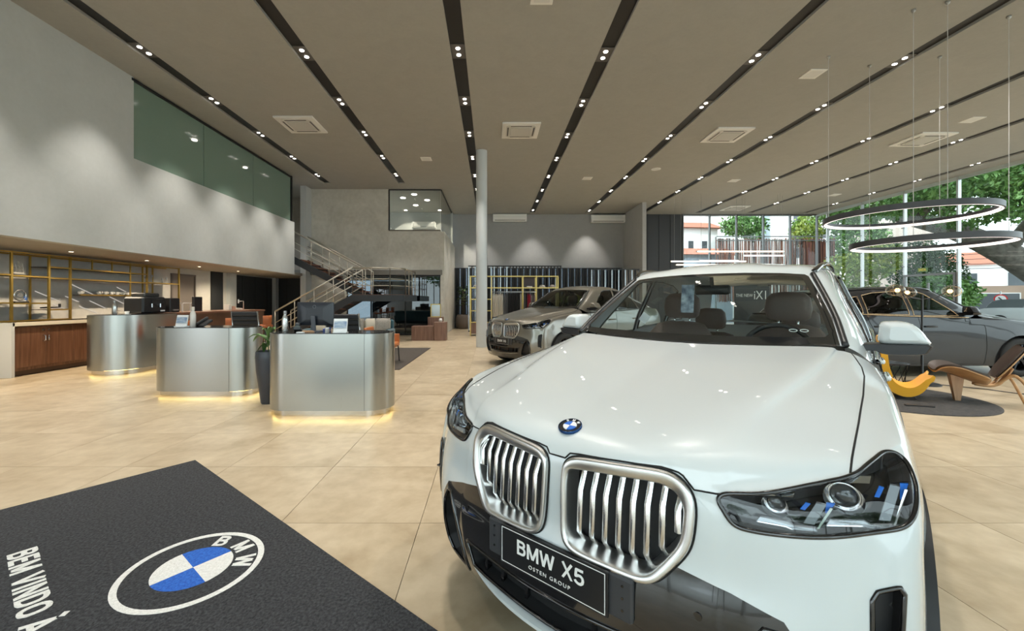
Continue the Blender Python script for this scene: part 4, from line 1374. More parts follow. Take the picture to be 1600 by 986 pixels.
# ribbed office chairs
def office_chair(label, loc, rz):
    t = thing('office_chair', label, 'chair', loc, rz, 'ribbed black office chairs')
    lm = M('chair_leather', (.022, .023, .026), .45)
    w = .25
    for k in range(9):
        z = .55 + .078 * k
        G().box((0, .02 + .010 * abs(k - 3) ** 1.2, z), (w * 2 - (.02 if k in (0, 8) else 0), .035, .076), bev=.014).build('back_rib', lm, t)
    for s in (-1, 1):
        G().tube([(s * (w - .005), .05, .48), (s * (w - .003), .05, .85), (s * (w - .01), .10, 1.22)], .014, 6).build('back_frame', M('chair_chrome', (.6, .6, .62), .15, 1), t, True)
        G().tube([(s * .29, .02, .46), (s * .30, -.02, .66), (s * .30, -.30, .66), (s * .29, -.34, .46)], .013, 6).build('armrest', M('chair_chrome'), t, True)
    for k in range(5):
        G().box((0, -.04 - .095 * k, .46), (.48, .092, .045), bev=.014).build('seat_rib', lm, t)
    G().cyl((0, -.22, .08), .028, .36, 14).build('gas_lift', M('chair_chrome'), t, 40)
    for k in range(5):
        a = R(72 * k + 18)
        G().tube([(0, -.22, .10), (.29 * math.cos(a), -.22 + .29 * math.sin(a), .075)], [.022, .014], 6).build('base_arm', M('chair_chrome'), t, True)
        G().cyl((.29 * math.cos(a) - .012, -.22 + .29 * math.sin(a), .03), .03, .024, 12, axis='X').build('castor', blackm, t)
office_chair('black ribbed office chair behind the nearer desk right of the monitor', (-2.10, 5.92, 0), R(176))
office_chair('black ribbed office chair behind the farther desk before the orange stools', (-4.27, 7.25, 0), R(174))

# tall planter between the desks
t = thing('tall_planter', 'tall dark grey tapered planter between the two steel desks', 'planter', (-3.06, 5.66, 0))
G().lathe([(.085, 0), (.095, .02), (.150, .45), (.160, .62), (.158, .70), (.150, .715), (.138, .70), (.135, .66)], (0, 0, 0), 28).build('pot', M('pot_slate', (.035, .04, .052), .35), t, 40)
G().cyl((0, 0, .66), .134, .015, 20).build('soil', M('soil', (.03, .02, .015), .9), t)
def big_leaf(t, base, tip, w, mat, sag=.06, nm='leaf', stem=True):
    b, e = V(*base), V(*tip)
    d = (e - b); side = d.cross(V(0, 0, 1)).normalized()
    rows = []
    n = 8
    for k in range(n + 1):
        s = k / n
        p = b + d * s + V(0, 0, sag * math.sin(PI * s) - sag * s * s)
        ww = w * (math.sin(PI * min(1, s * .92 + .06)) ** .8)
        rows.append([p - side * ww + V(0, 0, ww * .35), p - side * ww * .5 + V(0, 0, ww * .08), p, p + side * ww * .5 + V(0, 0, ww * .08), p + side * ww + V(0, 0, ww * .35)])
    g = G().grid(rows)
    return g.build(nm, mat, t, True)
lfm = M('fiddle_leaf', (.035, .12, .025), .35, var=(6, (.16, .30, .09), 3))
for b, e, w in (((0, 0, .80), (-.17, -.05, .66), .045), ((0, 0, .84), (-.22, .02, .90), .055), ((0, 0, .88), (.10, -.02, 1.07), .06), ((0, 0, .85), (-.06, -.05, 1.06), .055), ((0, 0, .80), (.13, -.08, .82), .05), ((0, 0, .78), (-.10, .06, .74), .05), ((0, 0, .90), (.02, .12, 1.05), .05), ((0, 0, .82), (-.26, -.02, .95), .045)):
    G().tube([(0, 0, .66), (b[0] * .5, b[1] * .5, b[2] * .97), (b[0] + (e[0] - b[0]) * .12, b[1], b[2])], .006, 5).build('stalk', M('stalk', (.10, .16, .05), .6), t, True)
    big_leaf(t, b, e, w, lfm)

# ---- bar counter
t = thing('bar_counter', 'long bar counter with rounded steel end and copper brown top', 'counter', (-7.32, 10.0, 0))
cx, r, ye = -7.32, .50, 12.4
endp = arc(cx, 8.18, r, 180, 360, 20)
wb(G().prism(endp + [(cx + r, 8.95), (cx - r, 8.95)], .09, 1.125), 'steel_end', steel, t, 30)
wb(G().prism([(cx - r + .01, 8.95), (cx + r - .012, 8.95), (cx + r - .012, ye), (cx - r + .01, ye)], .09, 1.10), 'brown_front', M('bar_brown', (.12, .062, .038), .30, var=(3, (.16, .085, .052), 4)), t)
wb(G().prism(arc(cx, 8.18, r - .06, 180, 360, 20) + [(cx + r - .06, ye - .05), (cx - r + .06, ye - .05)], 0, .09), 'plinth', bsteel, t)
wb(G().prism([(cx - r, 8.96), (cx + r + .005, 8.96), (cx + r + .005, ye + .02), (cx - r, ye + .02)], 1.10, 1.14), 'top', copper, t)
wb(G().prism(arc(cx, 8.18, r - .015, 180, 360, 20) + [(cx + r - .015, 8.95), (cx - r + .015, 8.95)], 1.125, 1.132), 'steel_top', M('desk_top_dark'), t)
wb(G().tube([(p[0], p[1], .0855) for p in arc(cx, 8.18, r - .052, 180, 360, 20) + [(cx + r - .052, ye)]], .004, 5), 'led_strip', led, t)
# things on the bar
bottle((-7.35, 8.05, 1.132), 'steel bottle standing on the rounded end of the bar', (.55, .55, .54), .9, .27, .04)
t = thing('cup', 'white coffee cup beside the bottle on the bar', 'cup', (-7.18, 8.13, 1.132))
G().lathe([(.025, 0), (.04, .06), (.036, .06), (.022, .006)], (0, 0, 0), 16, False).build('bowl', white_m, t, True)
G().lathe([(.06, 0), (.065, .006)], (0, 0, -.0), 18).build('saucer', white_m, t)
t = thing('coffee_machine', 'large black coffee machine on the bar', 'coffee machine', (-7.42, 8.85, 1.14))
G().box((0, 0, .17), (.42, .62, .34), bev=.03).build('body', blackm, t)
G().box((.0, .0, .38), (.30, .40, .09), bev=.02).build('hopper', M('hopper_grey', (.03, .03, .03), .3), t)
G().box((.215, .05, .22), (.02, .30, .12)).build('panel', M('panel_dark', (.025, .025, .028), .2), t)
G().box((.225, .18, .045), (.02, .10, .03)).build('badge', M('print_white'), t)
for y in (-.12, .1): G().cyl((.24, y, .12), .014, .08, 10).build('spout', M('chair_chrome', (.6, .6, .62), .15, 1), t)
t = thing('coffee_grinder', 'black boxy grinder next to the coffee machine', 'grinder', (-7.40, 9.50, 1.14))
G().box((0, 0, .16), (.24, .30, .32), bev=.015).build('body', blackm, t)
G().box((.13, 0, .05), (.03, .16, .03)).build('tray', alu, t)
t = thing('sugar_rack', 'white cup rack on the bar between the black machines', 'rack', (-7.40, 9.88, 1.14))
for x in (-.1, .1):
    for y in (-.12, .12): G().box((x, y, .10), (.012, .012, .20)).build('post', white_m, t)
G().box((0, 0, .205), (.24, .28, .012)).build('shelf', white_m, t)
t = thing('dark_monitor', 'black upright screen on the bar', 'screen', (-7.38, 10.35, 1.14))
G().box((0, 0, .19), (.06, .30, .34), bev=.01).build('panel', blackm, t)
G().box((0, 0, .01), (.16, .18, .02), bev=.005).build('foot', blackm, t)
t = thing('tap', 'tall white tap with a flat arm on the bar', 'tap', (-7.30, 12.05, 1.14))
G().tube([(0, .10, 0), (0, .10, .25), (0, -.12, .25), (0, -.12, .28)], .013, 8).build('pipe', M('tap_white', (.75, .75, .74), .2, .4), t, True)
G().box((0, -.14, .245), (.03, .03, .12), bev=.006).build('head', M('tap_white'), t)
for k, (y, h, m_) in enumerate(((11.35, .16, 'napkin'), (11.52, .11, 'carton'), (11.7, .06, 'tray'), (11.85, .05, 'tray'))):
    tag(G().box((-7.25, y, 1.14 + h / 2), (.16, .13, h), bev=.015).build('tea_box', M('tea_%d' % k, ((.72, .68, .6), (.62, .36, .26), (.7, .6, .5), (.68, .58, .5))[k], .5)), ('tall white tea box on the bar', 'orange topped box behind the tall tea box', 'low beige box on the bar', 'lowest beige box near the tap on the bar')[k], 'box', 'boxes on the bar')

# bar stools
def stool(label, loc, rz):
    t = thing('bar_stool', label, 'stool', loc, rz, 'orange leather bar stools')
    om = M('orange_leather', (.42, .12, .035), .4, bump=(40, .1))
    g = G(); rows = []
    for a in range(-60, 61, 15):
        x, y = .21 * math.sin(R(a)), .21 * math.cos(R(a))
        rows.append([(x * 1.0, y * 1.0, .76), (x * 1.05, y * 1.05, .90), (x * 1.08, y * 1.08, 1.00), (x * .98, y * .98, 1.005), (x * .93, y * .93, .90), (x * .9, y * .9, .76)])
    g.grid(rows); g.add(rows[0], [tuple(range(6))]); g.add(rows[-1], [tuple(range(6))])
    g.build('backrest', om, t, True)
    G().box((0, 0, .715), (.40, .38, .08), bev=.03).build('seat', om, t, 40)
    for sx, sy in ((1, 1), (1, -1), (-1, 1), (-1, -1)):
        G().tube([(sx * .15, sy * .14, .70), (sx * .20, sy * .19, 0)], .012, 6).build('leg', blackm, t, True)
    G().tube([(.185, .175, .28), (.185, -.175, .28), (-.185, -.175, .28), (-.185, .175, .28)], .009, 6, True).build('footrest', blackm, t, True)
stool('orange leather bar stool nearest the rounded end of the bar', (-6.22, 8.20, 0), R(-80))
stool('orange leather bar stool in the middle of the bar', (-6.20, 9.60, 0), R(-85))
stool('orange leather bar stool farthest along the bar', (-6.18, 11.15, 0), R(-90))

# ---- kitchen cabinets, worktop, shelf
t = thing('kitchen_counter', 'low kitchen counter with white end panel and walnut doors', 'counter', (-9.0, 9.7, 0))
offw = M('counter_white', (.70, .69, .66), .4)
wb(G().box((-9.01, 9.75, .55), (.55, 4.46, .90)), 'body', walnut, t)
wb(G().box((-9.01, 7.49, .50), (.66, .05, 1.0)), 'end_panel', offw, t)
wb(G().box((-9.01, 9.74, 1.0 - .035), (.66, 4.52, .07), bev=.004), 'worktop', M('worktop_cream', (.74, .66, .52), .4), t)
y = 7.53
for k in range(8):
    w = .54
    d_ = wb(G().box((-8.725, y + w / 2, .53), (.022, w - .006, .74), bev=.002), 'door', walnut, t)
    s = 1 if k % 2 == 0 else -1
    hy = y + (w - .05 if s > 0 else .05)
    l = t.location
    G().lathe([(.018, -.004), (.02, .004), (.012, .006)], (-8.71 - l.x, hy - l.y, .84 - l.z), 14, True, 'X').build('lock', M('chair_chrome', (.6, .6, .62), .15, 1), d_)
    g = G(); g.tube([(-8.712, hy, .74), (-8.68, hy + s * .02, .72), (-8.68, hy + s * .02, .64), (-8.712, hy, .62)], .010, 6)
    g.v = [(p[0] - l.x, p[1] - l.y, p[2] - l.z) for p in g.v]; g.build('handle', M('chair_chrome'), d_, True)
    y += w
wb(G().box((-8.78, 9.7, .075), (.02, 4.3, .13)), 'kickboard', M('kick_brown', (.06, .03, .018), .5), t)

t = thing('brass_shelf', 'tall open brass shelving on the kitchen counter', 'shelf', (-9.05, 9.2, 1.0))
def br(x0, y0, z0, x1, y1, z1, w=.028, nm='bar'):
    g = G().box(((x0 + x1) / 2, (y0 + y1) / 2, (z0 + z1) / 2), (abs(x1 - x0) + w, abs(y1 - y0) + w, abs(z1 - z0) + w))
    return wb(g, nm, brass, t)
XF, XB = -8.90, -9.28
for y in (6.55, 7.65, 8.30, 8.72, 10.66, 11.75): br(XF, y, 1.02, XF, y, 2.31, .034, 'post')
for y in (7.65, 8.30, 10.98, 11.3): br(XB, y, 1.02, XB, y, 2.31, .028, 'post')
for x in (XF, XB): br(x, 6.5, 2.31, x, 11.75, 2.31)
br(XF, 6.5, 1.02, XF, 8.72, 1.02)
def shelf_(y0, y1, z, x0=XF, x1=XB): 
    br(x0, y0, z, x0, y1, z)
    wb(G().box(((x0 + x1) / 2, (y0 + y1) / 2, z), (abs(x1 - x0), y1 - y0, .012)), 'shelf_board', M('shelf_dark', (.05, .04, .03), .4), t)
for a in ((6.5, 7.65, 1.88), (7.65, 8.30, 1.87), (6.5, 7.65, 1.36), (7.65, 8.30, 1.35), (8.30, 8.72, 2.08), (8.30, 8.72, 1.86), (8.30, 8.72, 1.22), (8.72, 10.66, 2.08), (8.72, 10.66, 1.86), (10.66, 11.75, 1.87), (11.3, 11.75, 1.38)): shelf_(*a)
shelf_(9.15, 10.66, 1.53, -9.10, XB)
for y in (9.2, 9.68, 10.17): br(XF, y, 2.08, XF, y, 2.31, .022, 'divider')
br(XF, 10.17, 1.54, XF, 10.17, 2.08, .022, 'divider')
# cups and trophies
cupm = M('cup_grey', (.55, .54, .52), .25)
for k in range(8):
    t = thing('shelf_cup', '%s grey cup from the left in the row on the brass shelf' % ordn[k], 'cup', (-9.18, 9.22 + (.28 if k else 0) + .155 * k, 1.537), 0, 'cups on the brass shelf')
    G().lathe([(.03, 0), (.06, .05), (.055, .085), (.048, .085), (.05, .05), (.02, .008)], (0, 0, 0), 14, False).build('bowl', cupm, t, True)
    G().tube([(.05, 0, .07), (.085, 0, .065), (.08, 0, .035), (.055, 0, .03)], .007, 5).build('handle', cupm, t, True)
t = thing('ship_model', 'small pale sailing ship model on the brass shelf', 'ship model', (-9.08, 7.92, 1.878))
G().box((0, 0, .012), (.10, .26, .024), bev=.004).build('base', blackm, t)
G().box((0, 0, .05), (.05, .20, .04), bev=.015).build('hull', M('ship_pale', (.5, .47, .42), .4), t)
for k, (y, h) in enumerate(((-.06, .17), (.0, .24), (.06, .20))):
    G().tube([(0, y, .06), (0, y, .06 + h)], .004, 5).build('mast', M('ship_pale'), t)
    for q in range(3): G().box((0, y, .10 + q * h * .3), (.07 - .015 * q, .004, h * .24), rx=R(6)).build('sail', M('sail_white', (.68, .66, .62), .6), t)
t = thing('ring_trophy', 'round ring trophy with blue detail on the brass shelf', 'trophy', (-9.08, 7.95, 1.358))
G().box((0, 0, .015), (.10, .24, .03), bev=.004).build('base', blackm, t)
G().tube([(0, .10 * math.cos(2 * PI * k / 24), .15 + .10 * math.sin(2 * PI * k / 24)) for k in range(24)], .014, 6, True).build('ring', M('trophy_steel', (.55, .56, .58), .2, .9), t, True)
G().lathe([(.045, -.01), (.05, 0), (.045, .01)], (0, 0, .15), 20, True, 'X').build('medal', M('trophy_steel'), t, 40)
G().box((0, .09, .09), (.02, .05, .07), bev=.005).build('accent', M('trophy_blue', (.03, .10, .35), .3), t)
t = thing('airplane_model', 'dark model plane lying on the low brass shelf', 'model plane', (-9.05, 8.50, 1.228))
G().tube([(0, -.22, .03), (0, -.1, .035), (0, .16, .04)], [.012, .02, .008], 8).build('fuselage', blackm, t, True)
G().box((0, -.04, .035), (.22, .06, .008)).build('wing', blackm, t)
G().box((0, .15, .075), (.008, .05, .07)).build('tail', blackm, t)
for k, (y, h) in enumerate(((10.80, .16), (11.0, .22), (11.35, .14), (11.5, .18))):
    t = thing('glass_figure', '%s thin glass figure from the left on the right bay of the brass shelf' % ordn[k], 'figure', (-9.05, y, 1.877), 0, 'glass figures on the brass shelf')
    G().lathe([(.03, 0), (.03, .01), (.008, .02), (.008, h * .6), (.025, h * .8), (.01, h)], (0, 0, 0), 10).build('body', M('figure_glass', (.42, .42, .42), .1), t, True)
    G().cyl((0, 0, -.001), .034, .008, 14).build('foot', blackm, t)
# light lines let into the marble behind the bar
linem = emit_mat('line_glow', (1, .93, .85), .55)
for k, (y0, z0, y1, z1) in enumerate(((9.15, 1.78, 9.75, 1.52), (9.05, 1.50, 9.35, 1.38), (9.6, 1.40, 10.0, 1.22), (9.35, 1.28, 9.8, 1.10), (10.3, 1.74, 10.8, 1.52), (10.1, 1.50, 10.6, 1.28), (8.45, 1.60, 8.95, 1.38), (8.8, 1.33, 9.1, 1.20), (10.5, 1.24, 10.8, 1.10))):
    L = math.hypot(y1 - y0, z1 - z0)
    tag(G().box((-9.347, (y0 + y1) / 2, (z0 + z1) / 2), (.012, L, .012), rx=math.atan2(z1 - z0, y1 - y0)).build('light_line', linem), '%s slanted light line set in the marble behind the bar, counted from the left' % (('third', 'fourth', 'sixth', 'fifth', 'eighth', 'seventh', 'first', 'second', 'ninth')[k]), 'light', 'light lines in the marble')
# soffit spots
for y in (6.2, 8.2, 10.0, 11.8, 13.6):
    t = thing('soffit_spot', 'small recessed soffit spot above the bar, %s from the near end' % ordn[int((y - 6) / 1.8)], 'downlight', (-8.35, y, 2.378), 0, 'spots in the soffit')
    G().lathe([(.06, 0), (.06, -.006), (.045, -.006)], (0, 0, 0), 16).build('ring', M('soffit_ring', (.3, .28, .25), .5), t)
    G().cyl((0, 0, -.008), .035, .004, 14).build('lamp', emit_mat('soffit_glow', (1, .85, .62), 6), t)
    l = bpy.data.lights.new('soffit', 'SPOT'); l.energy = 170; l.spot_size = R(150); l.spot_blend = .7; l.color = (1, .84, .62); l.shadow_soft_size = .05
    so = bpy.data.objects.new('beam', l); COL.objects.link(so); so.parent = t; so.location = (0, 0, -.03)

# ---- stairs
t = thing('staircase', 'dark steel staircase with landing and tubular steel railings', 'stairs', (-5.0, 15.2, 0))
sdark = M('stringer_dark', (.022, .024, .028), .4)
tread = wood_mat('tread_wood', (.12, .045, .025), (.19, .08, .045), .4, (2, 14, 14))
rail_m = M('rail_steel', (.62, .58, .50), .28, .85)
ZL = 1.60
wb(G().box((-3.85, 15.25, ZL - .11), (1.75, 2.5, .22)), 'landing', sdark, t)
wb(G().box((-3.85, 15.25, ZL + .005), (1.73, 2.48, .02)), 'landing_floor', tread, t)
# lower flight runs down towards -x
LX0, LX1 = -4.72, -7.45
for y in (14.02, 15.08):
    wb(G().extrude([(LX0, y, ZL - .22), (LX0, y, ZL + .02), (LX1, y, .02 + .12), (LX1, y, -.0), (LX1 + .35, y, 0)], (0, .05, 0)), 'stringer', sdark, t)
for k in range(9):
    s = (k + .5) / 9
    wb(G().box((LX0 + (LX1 - LX0) * s, 14.57, ZL - ZL * (k + 1) / 9.6), (.30, 1.02, .045)), 'tread', tread, t)
# upper flight runs up towards -x behind it
UX0, UX1, ZU = -4.72, -7.42, 3.05
for y in (15.42, 16.45):
    wb(G().extrude([(UX0, y, ZL - .22), (UX0, y, ZL + .03), (UX1, y, ZU + .03), (UX1, y, ZU - .25)], (0, .05, 0)), 'stringer', sdark, t)
for k in range(9):
    s = (k + .5) / 9
    wb(G().box((UX0 + (UX1 - UX0) * s, 15.96, ZL + (ZU - ZL) * (k + 1) / 9.8), (.32, 1.0, .045)), 'tread', tread, t)
def railing(p0, p1, h=.90, posts=4, mids=(.33, .58), ends=True):
    a, b = V(*p0), V(*p1)
    wb(G().tube([a + V(0, 0, h), b + V(0, 0, h)], .026, 8), 'handrail', rail_m, t, True)
    for m_ in mids: wb(G().tube([a + V(0, 0, h * m_), b + V(0, 0, h * m_)], .013, 6), 'rail', rail_m, t, True)
    for k in range(posts):
        q = a + (b - a) * (k / (posts - 1))
        wb(G().tube([q, q + V(0, 0, h)], .017, 6), 'baluster', rail_m, t, True)
for y in (14.03, 15.12): railing((LX0, y, ZL + .02), (LX1 + .1, y, .12), .92, 5)
for y in (15.44, 16.47): railing((UX0, y, ZL + .03), (UX1, y, ZU + .03), .92, 5)
railing((-4.72, 14.03, ZL + .02), (-3.45, 14.03, ZL + .02), .90, 3)
railing((-3.45, 14.03, ZL + .02), (-3.02, 14.5, ZL + .02), .90, 2)
railing((-3.02, 14.5, ZL + .02), (-3.02, 16.3, ZL + .02), .90, 4)
# ---------------------------------------------------------------- lounge and boutique at the back
rug_m = M('rug_brown', (.045, .038, .032), .95, bump=(120, .6), var=(30, (.075, .062, .052), 3))
tag(G().prism([(-5.3, 8.35), (-1.86, 8.35), (-1.80, 12.2), (-5.3, 12.2)], 0, .012).build('lounge_rug', rug_m), 'dark brown rectangular rug under the sofa group', 'rug')
t = thing('sofa', 'sofa with pale cushions and teal blue outer shell behind the nearer desk', 'sofa', (-3.95, 11.35, .012))
teal = M('sofa_teal', (.018, .085, .115), .8, sheen=.3); creamf = M('sofa_cream', (.52, .48, .40), .9, bump=(90, .2))
G().box((0, .36, .56), (2.36, .12, .60), bev=.04).build('back_shell', teal, t)
for s in (-1, 1):
    G().box((s * 1.16, 0, .44), (.10, .84, .36), bev=.04).build('arm', teal, t)
    for y in (-.32, .32): G().cyl((s * 1.08, y, 0), .018, .18, 10).build('leg', blackm, t)
G().box((0, -.02, .26), (2.3, .80, .16), bev=.03).build('base', teal, t)
for k in range(3): G().box((-.74 + .74 * k, -.06, .41), (.73, .70, .16), bev=.05).build('seat_cushion', creamf, t, 40)
for k in range(3): G().box((-.74 + .74 * k, .26, .66), (.73, .16, .46), rx=R(-8), bev=.06).build('back_cushion', creamf, t, 40)
def pillow(label, loc, rz, mat, w=.42):
    g = G(); rows = []
    for k in range(9):
        a = -1 + k / 4
        row = []
        for q in range(9):
            b = -1 + q / 4
            row.append((a * w / 2 * (1 - .06 * (1 - b * b)), -.075 * (1 - a ** 4) * (1 - b ** 4), b * w / 2 * (1 - .06 * (1 - a * a)) + w / 2))
        rows.append(row)
    g.grid(rows); g.grid([[(p[0], -p[1], p[2]) for p in r] for r in rows])
    o = g.build('pillow', mat, None, True, loc); o.rotation_euler = (R(-14), 0, rz)
    return tag(o, label, 'pillow', 'pillows on the sofa')
pg = M('pillow_grey', (.20, .185, .165), .95, var=(60, (.33, .31, .28), 3))
pillow('grey patterned pillow at the right end of the sofa', (-3.02, 11.42, .505), R(12), pg)
pillow('grey patterned pillow at the middle of the sofa', (-3.75, 11.42, .505), R(-8), pg)
t = thing('armchair', 'orange leather armchair partly hidden by the nearer desk', 'armchair', (-2.42, 9.25, .012), R(90))
orl = M('armchair_orange', (.45, .15, .045), .45)
G().box((0, 0, .40), (.60, .60, .10), bev=.03).build('seat', orl, t)
G().box((0, .30, .60), (.60, .06, .40), rx=R(-10), bev=.02).build('backrest', orl, t)
for s in (-1, 1):
    G().box((s * .31, .0, .50), (.035, .58, .26), bev=.012).build('side_panel', orl, t)
    for y in (-.26, .28): G().tube([(s * .30, y, .36), (s * .32, y * 1.08, 0)], .014, 6).build('leg', blackm, t, True)
# walnut low counters
t = thing('walnut_counter', 'low stepped walnut counter by the glazed office', 'counter', (-2.2, 14.75, 0))
G().prism(rrect(-.62, .16, -.25, .25, .03), 0, .50).build('low_block', walnut_x, t)
G().prism(rrect(.161, .60, -.27, .27, .05), 0, .64).build('high_block', walnut_x, t, 30)
for k in range(11): G().box((-.56 + .065 * k, -.2505, .25), (.004, .002, .48)).build('groove', M('groove_dark', (.05, .025, .018), .6), t)
tag(G().lathe([(.05, 0), (.07, .05), (.05, .12), (.03, .13)], (-1.82, 14.75, .64), 14).build('white_vase', M('vase_white', (.7, .68, .64), .5), None, True), 'small white vase on the walnut counter', 'vase')
t = thing('walnut_pedestal', 'walnut pedestal behind the low walnut counter', 'pedestal', (-2.12, 15.7, 0))
G().prism(rrect(-.28, .28, -.22, .22, .04), 0, .78).build('block', walnut_x, t, 30)
for k in range(6): G().box((-.2 + .08 * k, -.2205, .39), (.004, .002, .74)).build('groove', M('groove_dark'), t)
t = thing('display_frame', 'small gold framed display with a plant on the walnut pedestal', 'display', (-2.12, 15.7, .78))
for x in (-.18, .18): G().box((x, 0, .25), (.03, .03, .5)).build('side_bar', brass, t)
for z in (.015, .485): G().box((0, 0, z), (.36, .03, .03)).build('cross_bar', brass, t)
G().box((0, .01, .25), (.33, .012, .44)).build('panel', M('mirror_pale', (.45, .5, .5), .15, .3), t)

# slatted boutique backdrop
bd = struct(G().box((2.3, 21.62, 1.56), (9.0, .04, 3.12)).build('wall_boutique', M('backdrop_navy', (.016, .019, .028), .6)))
sl = G().box((0, 0, 1.55), (.075, .07, 3.10)).mesh('slat'); sl.materials.append(M('slat_black', (.012, .013, .015), .5))
s2 = G().box((0, 0, 1.55), (.06, .02, 3.06)).mesh('light_slat'); s2.materials.append(M('slat_mirror', (.20, .23, .29), .25, .8))
for k in range(54):
    x = -2.05 + .166 * k
    link('slat', sl, None, bd, (x, 21.45, 0))
    if k % 2 == 0: link('light_slat', s2, None, bd, (x + .083, 21.57, 0))
t = thing('slat_screen', 'freestanding black slatted screen behind the brass clothes shelving', 'screen', (1.05, 18.6, 0))
for z in (2.96, .03): G().box((0, 0, z), (4.2, .06, .05)).build('frame_bar', blackm, t)
sl2 = G().box((0, 0, 1.5), (.05, .05, 2.9)).mesh('slat'); sl2.materials.append(MATS['slat_black'])
s3 = sl2.copy(); s3.materials.clear(); s3.materials.append(M('slat_steel', (.38, .40, .42), .25, .9))
for k in range(30): link('slat', s3 if k in (0, 2, 5, 7, 8, 10, 12) else sl2, None, t, (-2.07 + .1428 * k, 0, 0))
t = thing('slat_screen', 'angled black slatted screen right of the palm', 'screen', (5.75, 19.2, 0), R(4))
for z in (2.86, .03): G().box((0, 0, z), (2.3, .06, .05)).build('frame_bar', blackm, t)
for k in range(15):
    o = link('slat', sl2 if k % 2 else s3, None, t, (-1.12 + .16 * k, 0, 0)); o.scale = (1, 1, .965)

# brass clothes shelving
YS = 16.75
t = thing('clothes_shelving', 'brass framed shelving with hanging clothes behind the grey car', 'shelving', (.9, YS, 0))
PX = [-.85, 0, 1.26, 1.80, 2.66]
def b2(c, d, nm, m_=None): wb(G().box(c, d), nm, m_ or M('brass_bright', (.58, .42, .15), .3, .8), t)
for x in PX:
    for y in (YS - .22, YS + .22): b2((x, y, 1.19), (.04, .04, 2.38), 'post')
for z in (2.38, 1.92):
    for y in (YS - .22, YS + .22): b2((.905, y, z), (3.55, .036, .036), 'beam')
    b2((.905, YS, z - .01), (3.5, .44, .014), 'shelf_board', M('shelf_grey', (.10, .085, .075), .5))
for z in (1.46, 1.0, .54):
    b2((-.425, YS - .22, z), (.85, .036, .036), 'beam'); b2((-.425, YS, z - .01), (.82, .44, .014), 'shelf_board', M('shelf_grey'))
b2((-.425, YS, .29), (.78, .42, .42), 'drawer', walnut_x)
b2((2.23, YS - .22, 1.12), (.86, .036, .036), 'beam'); b2((2.23, YS, 1.11), (.82, .44, .014), 'shelf_board', M('shelf_grey'))
b2((1.53, YS + .2, 2.15), (.50, .02, .42), 'back_panel', M('panel_mauve', (.13, .10, .10), .6))
for x0, x1 in ((0, 1.26), (1.26, 1.80)):
    wb(G().tube([(x0, YS, 1.76), (x1, YS, 1.76)], .022, 8), 'hanging_rail', M('rail_white', (.75, .77, .78), .25, .3), t, True)
def garment(x, mat, label, h=.95, w=.42, k=0):
    g = thing('hanging_garment', label, 'garment', (x, YS, 1.70), 0, 'clothes on the brass shelving')
    rows = []
    rg_ = random.Random(k)
    for z, ww in ((0, .08), (-.05, .30), (-.10, .42), (-.4, .40), (-h * .75, .42), (-h, .44)):
        row = []
        for q in range(12):
            a = 2 * PI * q / 12
            row.append((.026 * math.cos(a) * (1 + .5 * rg_.random()) * (1 if z < -.06 else .6), w * ww / .42 * .5 * math.sin(a), z))
        rows.append(row)
    m_ = G(); m_.grid(rows, True); m_.add(rows[-1], [tuple(range(12))]); m_.add(rows[0], [tuple(range(12))])
    m_.build('fabric', mat, g, True)
    G().tube([(0, 0, -.01), (0, 0, .045), (0, .02, .075), (0, .04, .06)], .005, 5).build('hook', alu, g, True)
n = 0
cols = [('cloth_white', (.62, .58, .5), 'cream')] * 7 + [('cloth_grey', (.10, .105, .11), 'charcoal')] * 3 + [('cloth_black', (.015, .015, .017), 'black')] * 8 + [('cloth_pale', (.45, .43, .4), 'pale grey')]
for i, (nm, c, w) in enumerate(cols):
    garment(.07 + .0615 * i, M(nm, c, .9), '%s %s jacket from the left on the long rail of the brass shelving' % (ordn[[c[2] for c in cols[:i]].count(w)], w), .95, .42, i)
for i, (nm, c, w) in enumerate([('cloth_grey', 0, 'charcoal'), ('cloth_black', 0, 'black'), ('cloth_red', (.30, .012, .03), 'crimson'), ('cloth_red', 0, 'crimson'), ('cloth_mauve', (.22, .15, .16), 'mauve'), ('cloth_grey', 0, 'charcoal'), ('cloth_mauve', 0, 'mauve')]):
    garment(1.34 + .065 * i, M(nm, c if c else (.1, .1, .1), .9), '%s shirt on the short rail of the brass shelving, %s from the left' % (w, ordn[i]), .9, .4, 40 + i)
for i, (x, z, w, c, lab) in enumerate(((-.62, 1.93, .24, (.6, .57, .5), 'cream cap on the top left shelf by the column'), (2.05, 1.93, .26, (.55, .5, .45), 'pale cap on the top right shelf, left one'), (2.45, 1.93, .26, (.35, .30, .28), 'brown cap on the top right shelf, right one'), (1.53, 1.93, .22, (.7, .68, .65), 'white folded card on the mauve shelf bay'), (-.5, 1.47, .34, (.14, .15, .2), 'folded dark clothes on the shelf beside the column, upper'), (-.4, 1.01, .3, (.3, .28, .3), 'folded grey clothes on the shelf beside the column, middle'), (-.45, .55, .3, (.6, .55, .5), 'pale boxes on the shelf beside the column, lower'))):
    if 'cap' in lab:
        o = G().lathe([(w * .5, 0), (w * .48, .05), (w * .36, .10), (w * .1, .125)], (x, YS - .05, z), 14).build('cap', M('item_%d' % i, c, .9), None, True); tag(o, lab, 'cap', 'goods on the brass shelving')
    else:
        tt = thing('folded_stack', lab, 'clothes', (x, YS - .05, z), 0, 'goods on the brass shelving')
        for q in range(3 if 'card' not in lab else 1): G().box((.01 * q, 0, .03 + .055 * q), (w, .26, .05), bev=.015).build('layer', M('item_%d_%d' % (i, q % 2), tuple(min(1, v * (1 + .5 * (q % 2))) for v in c), .9), tt)

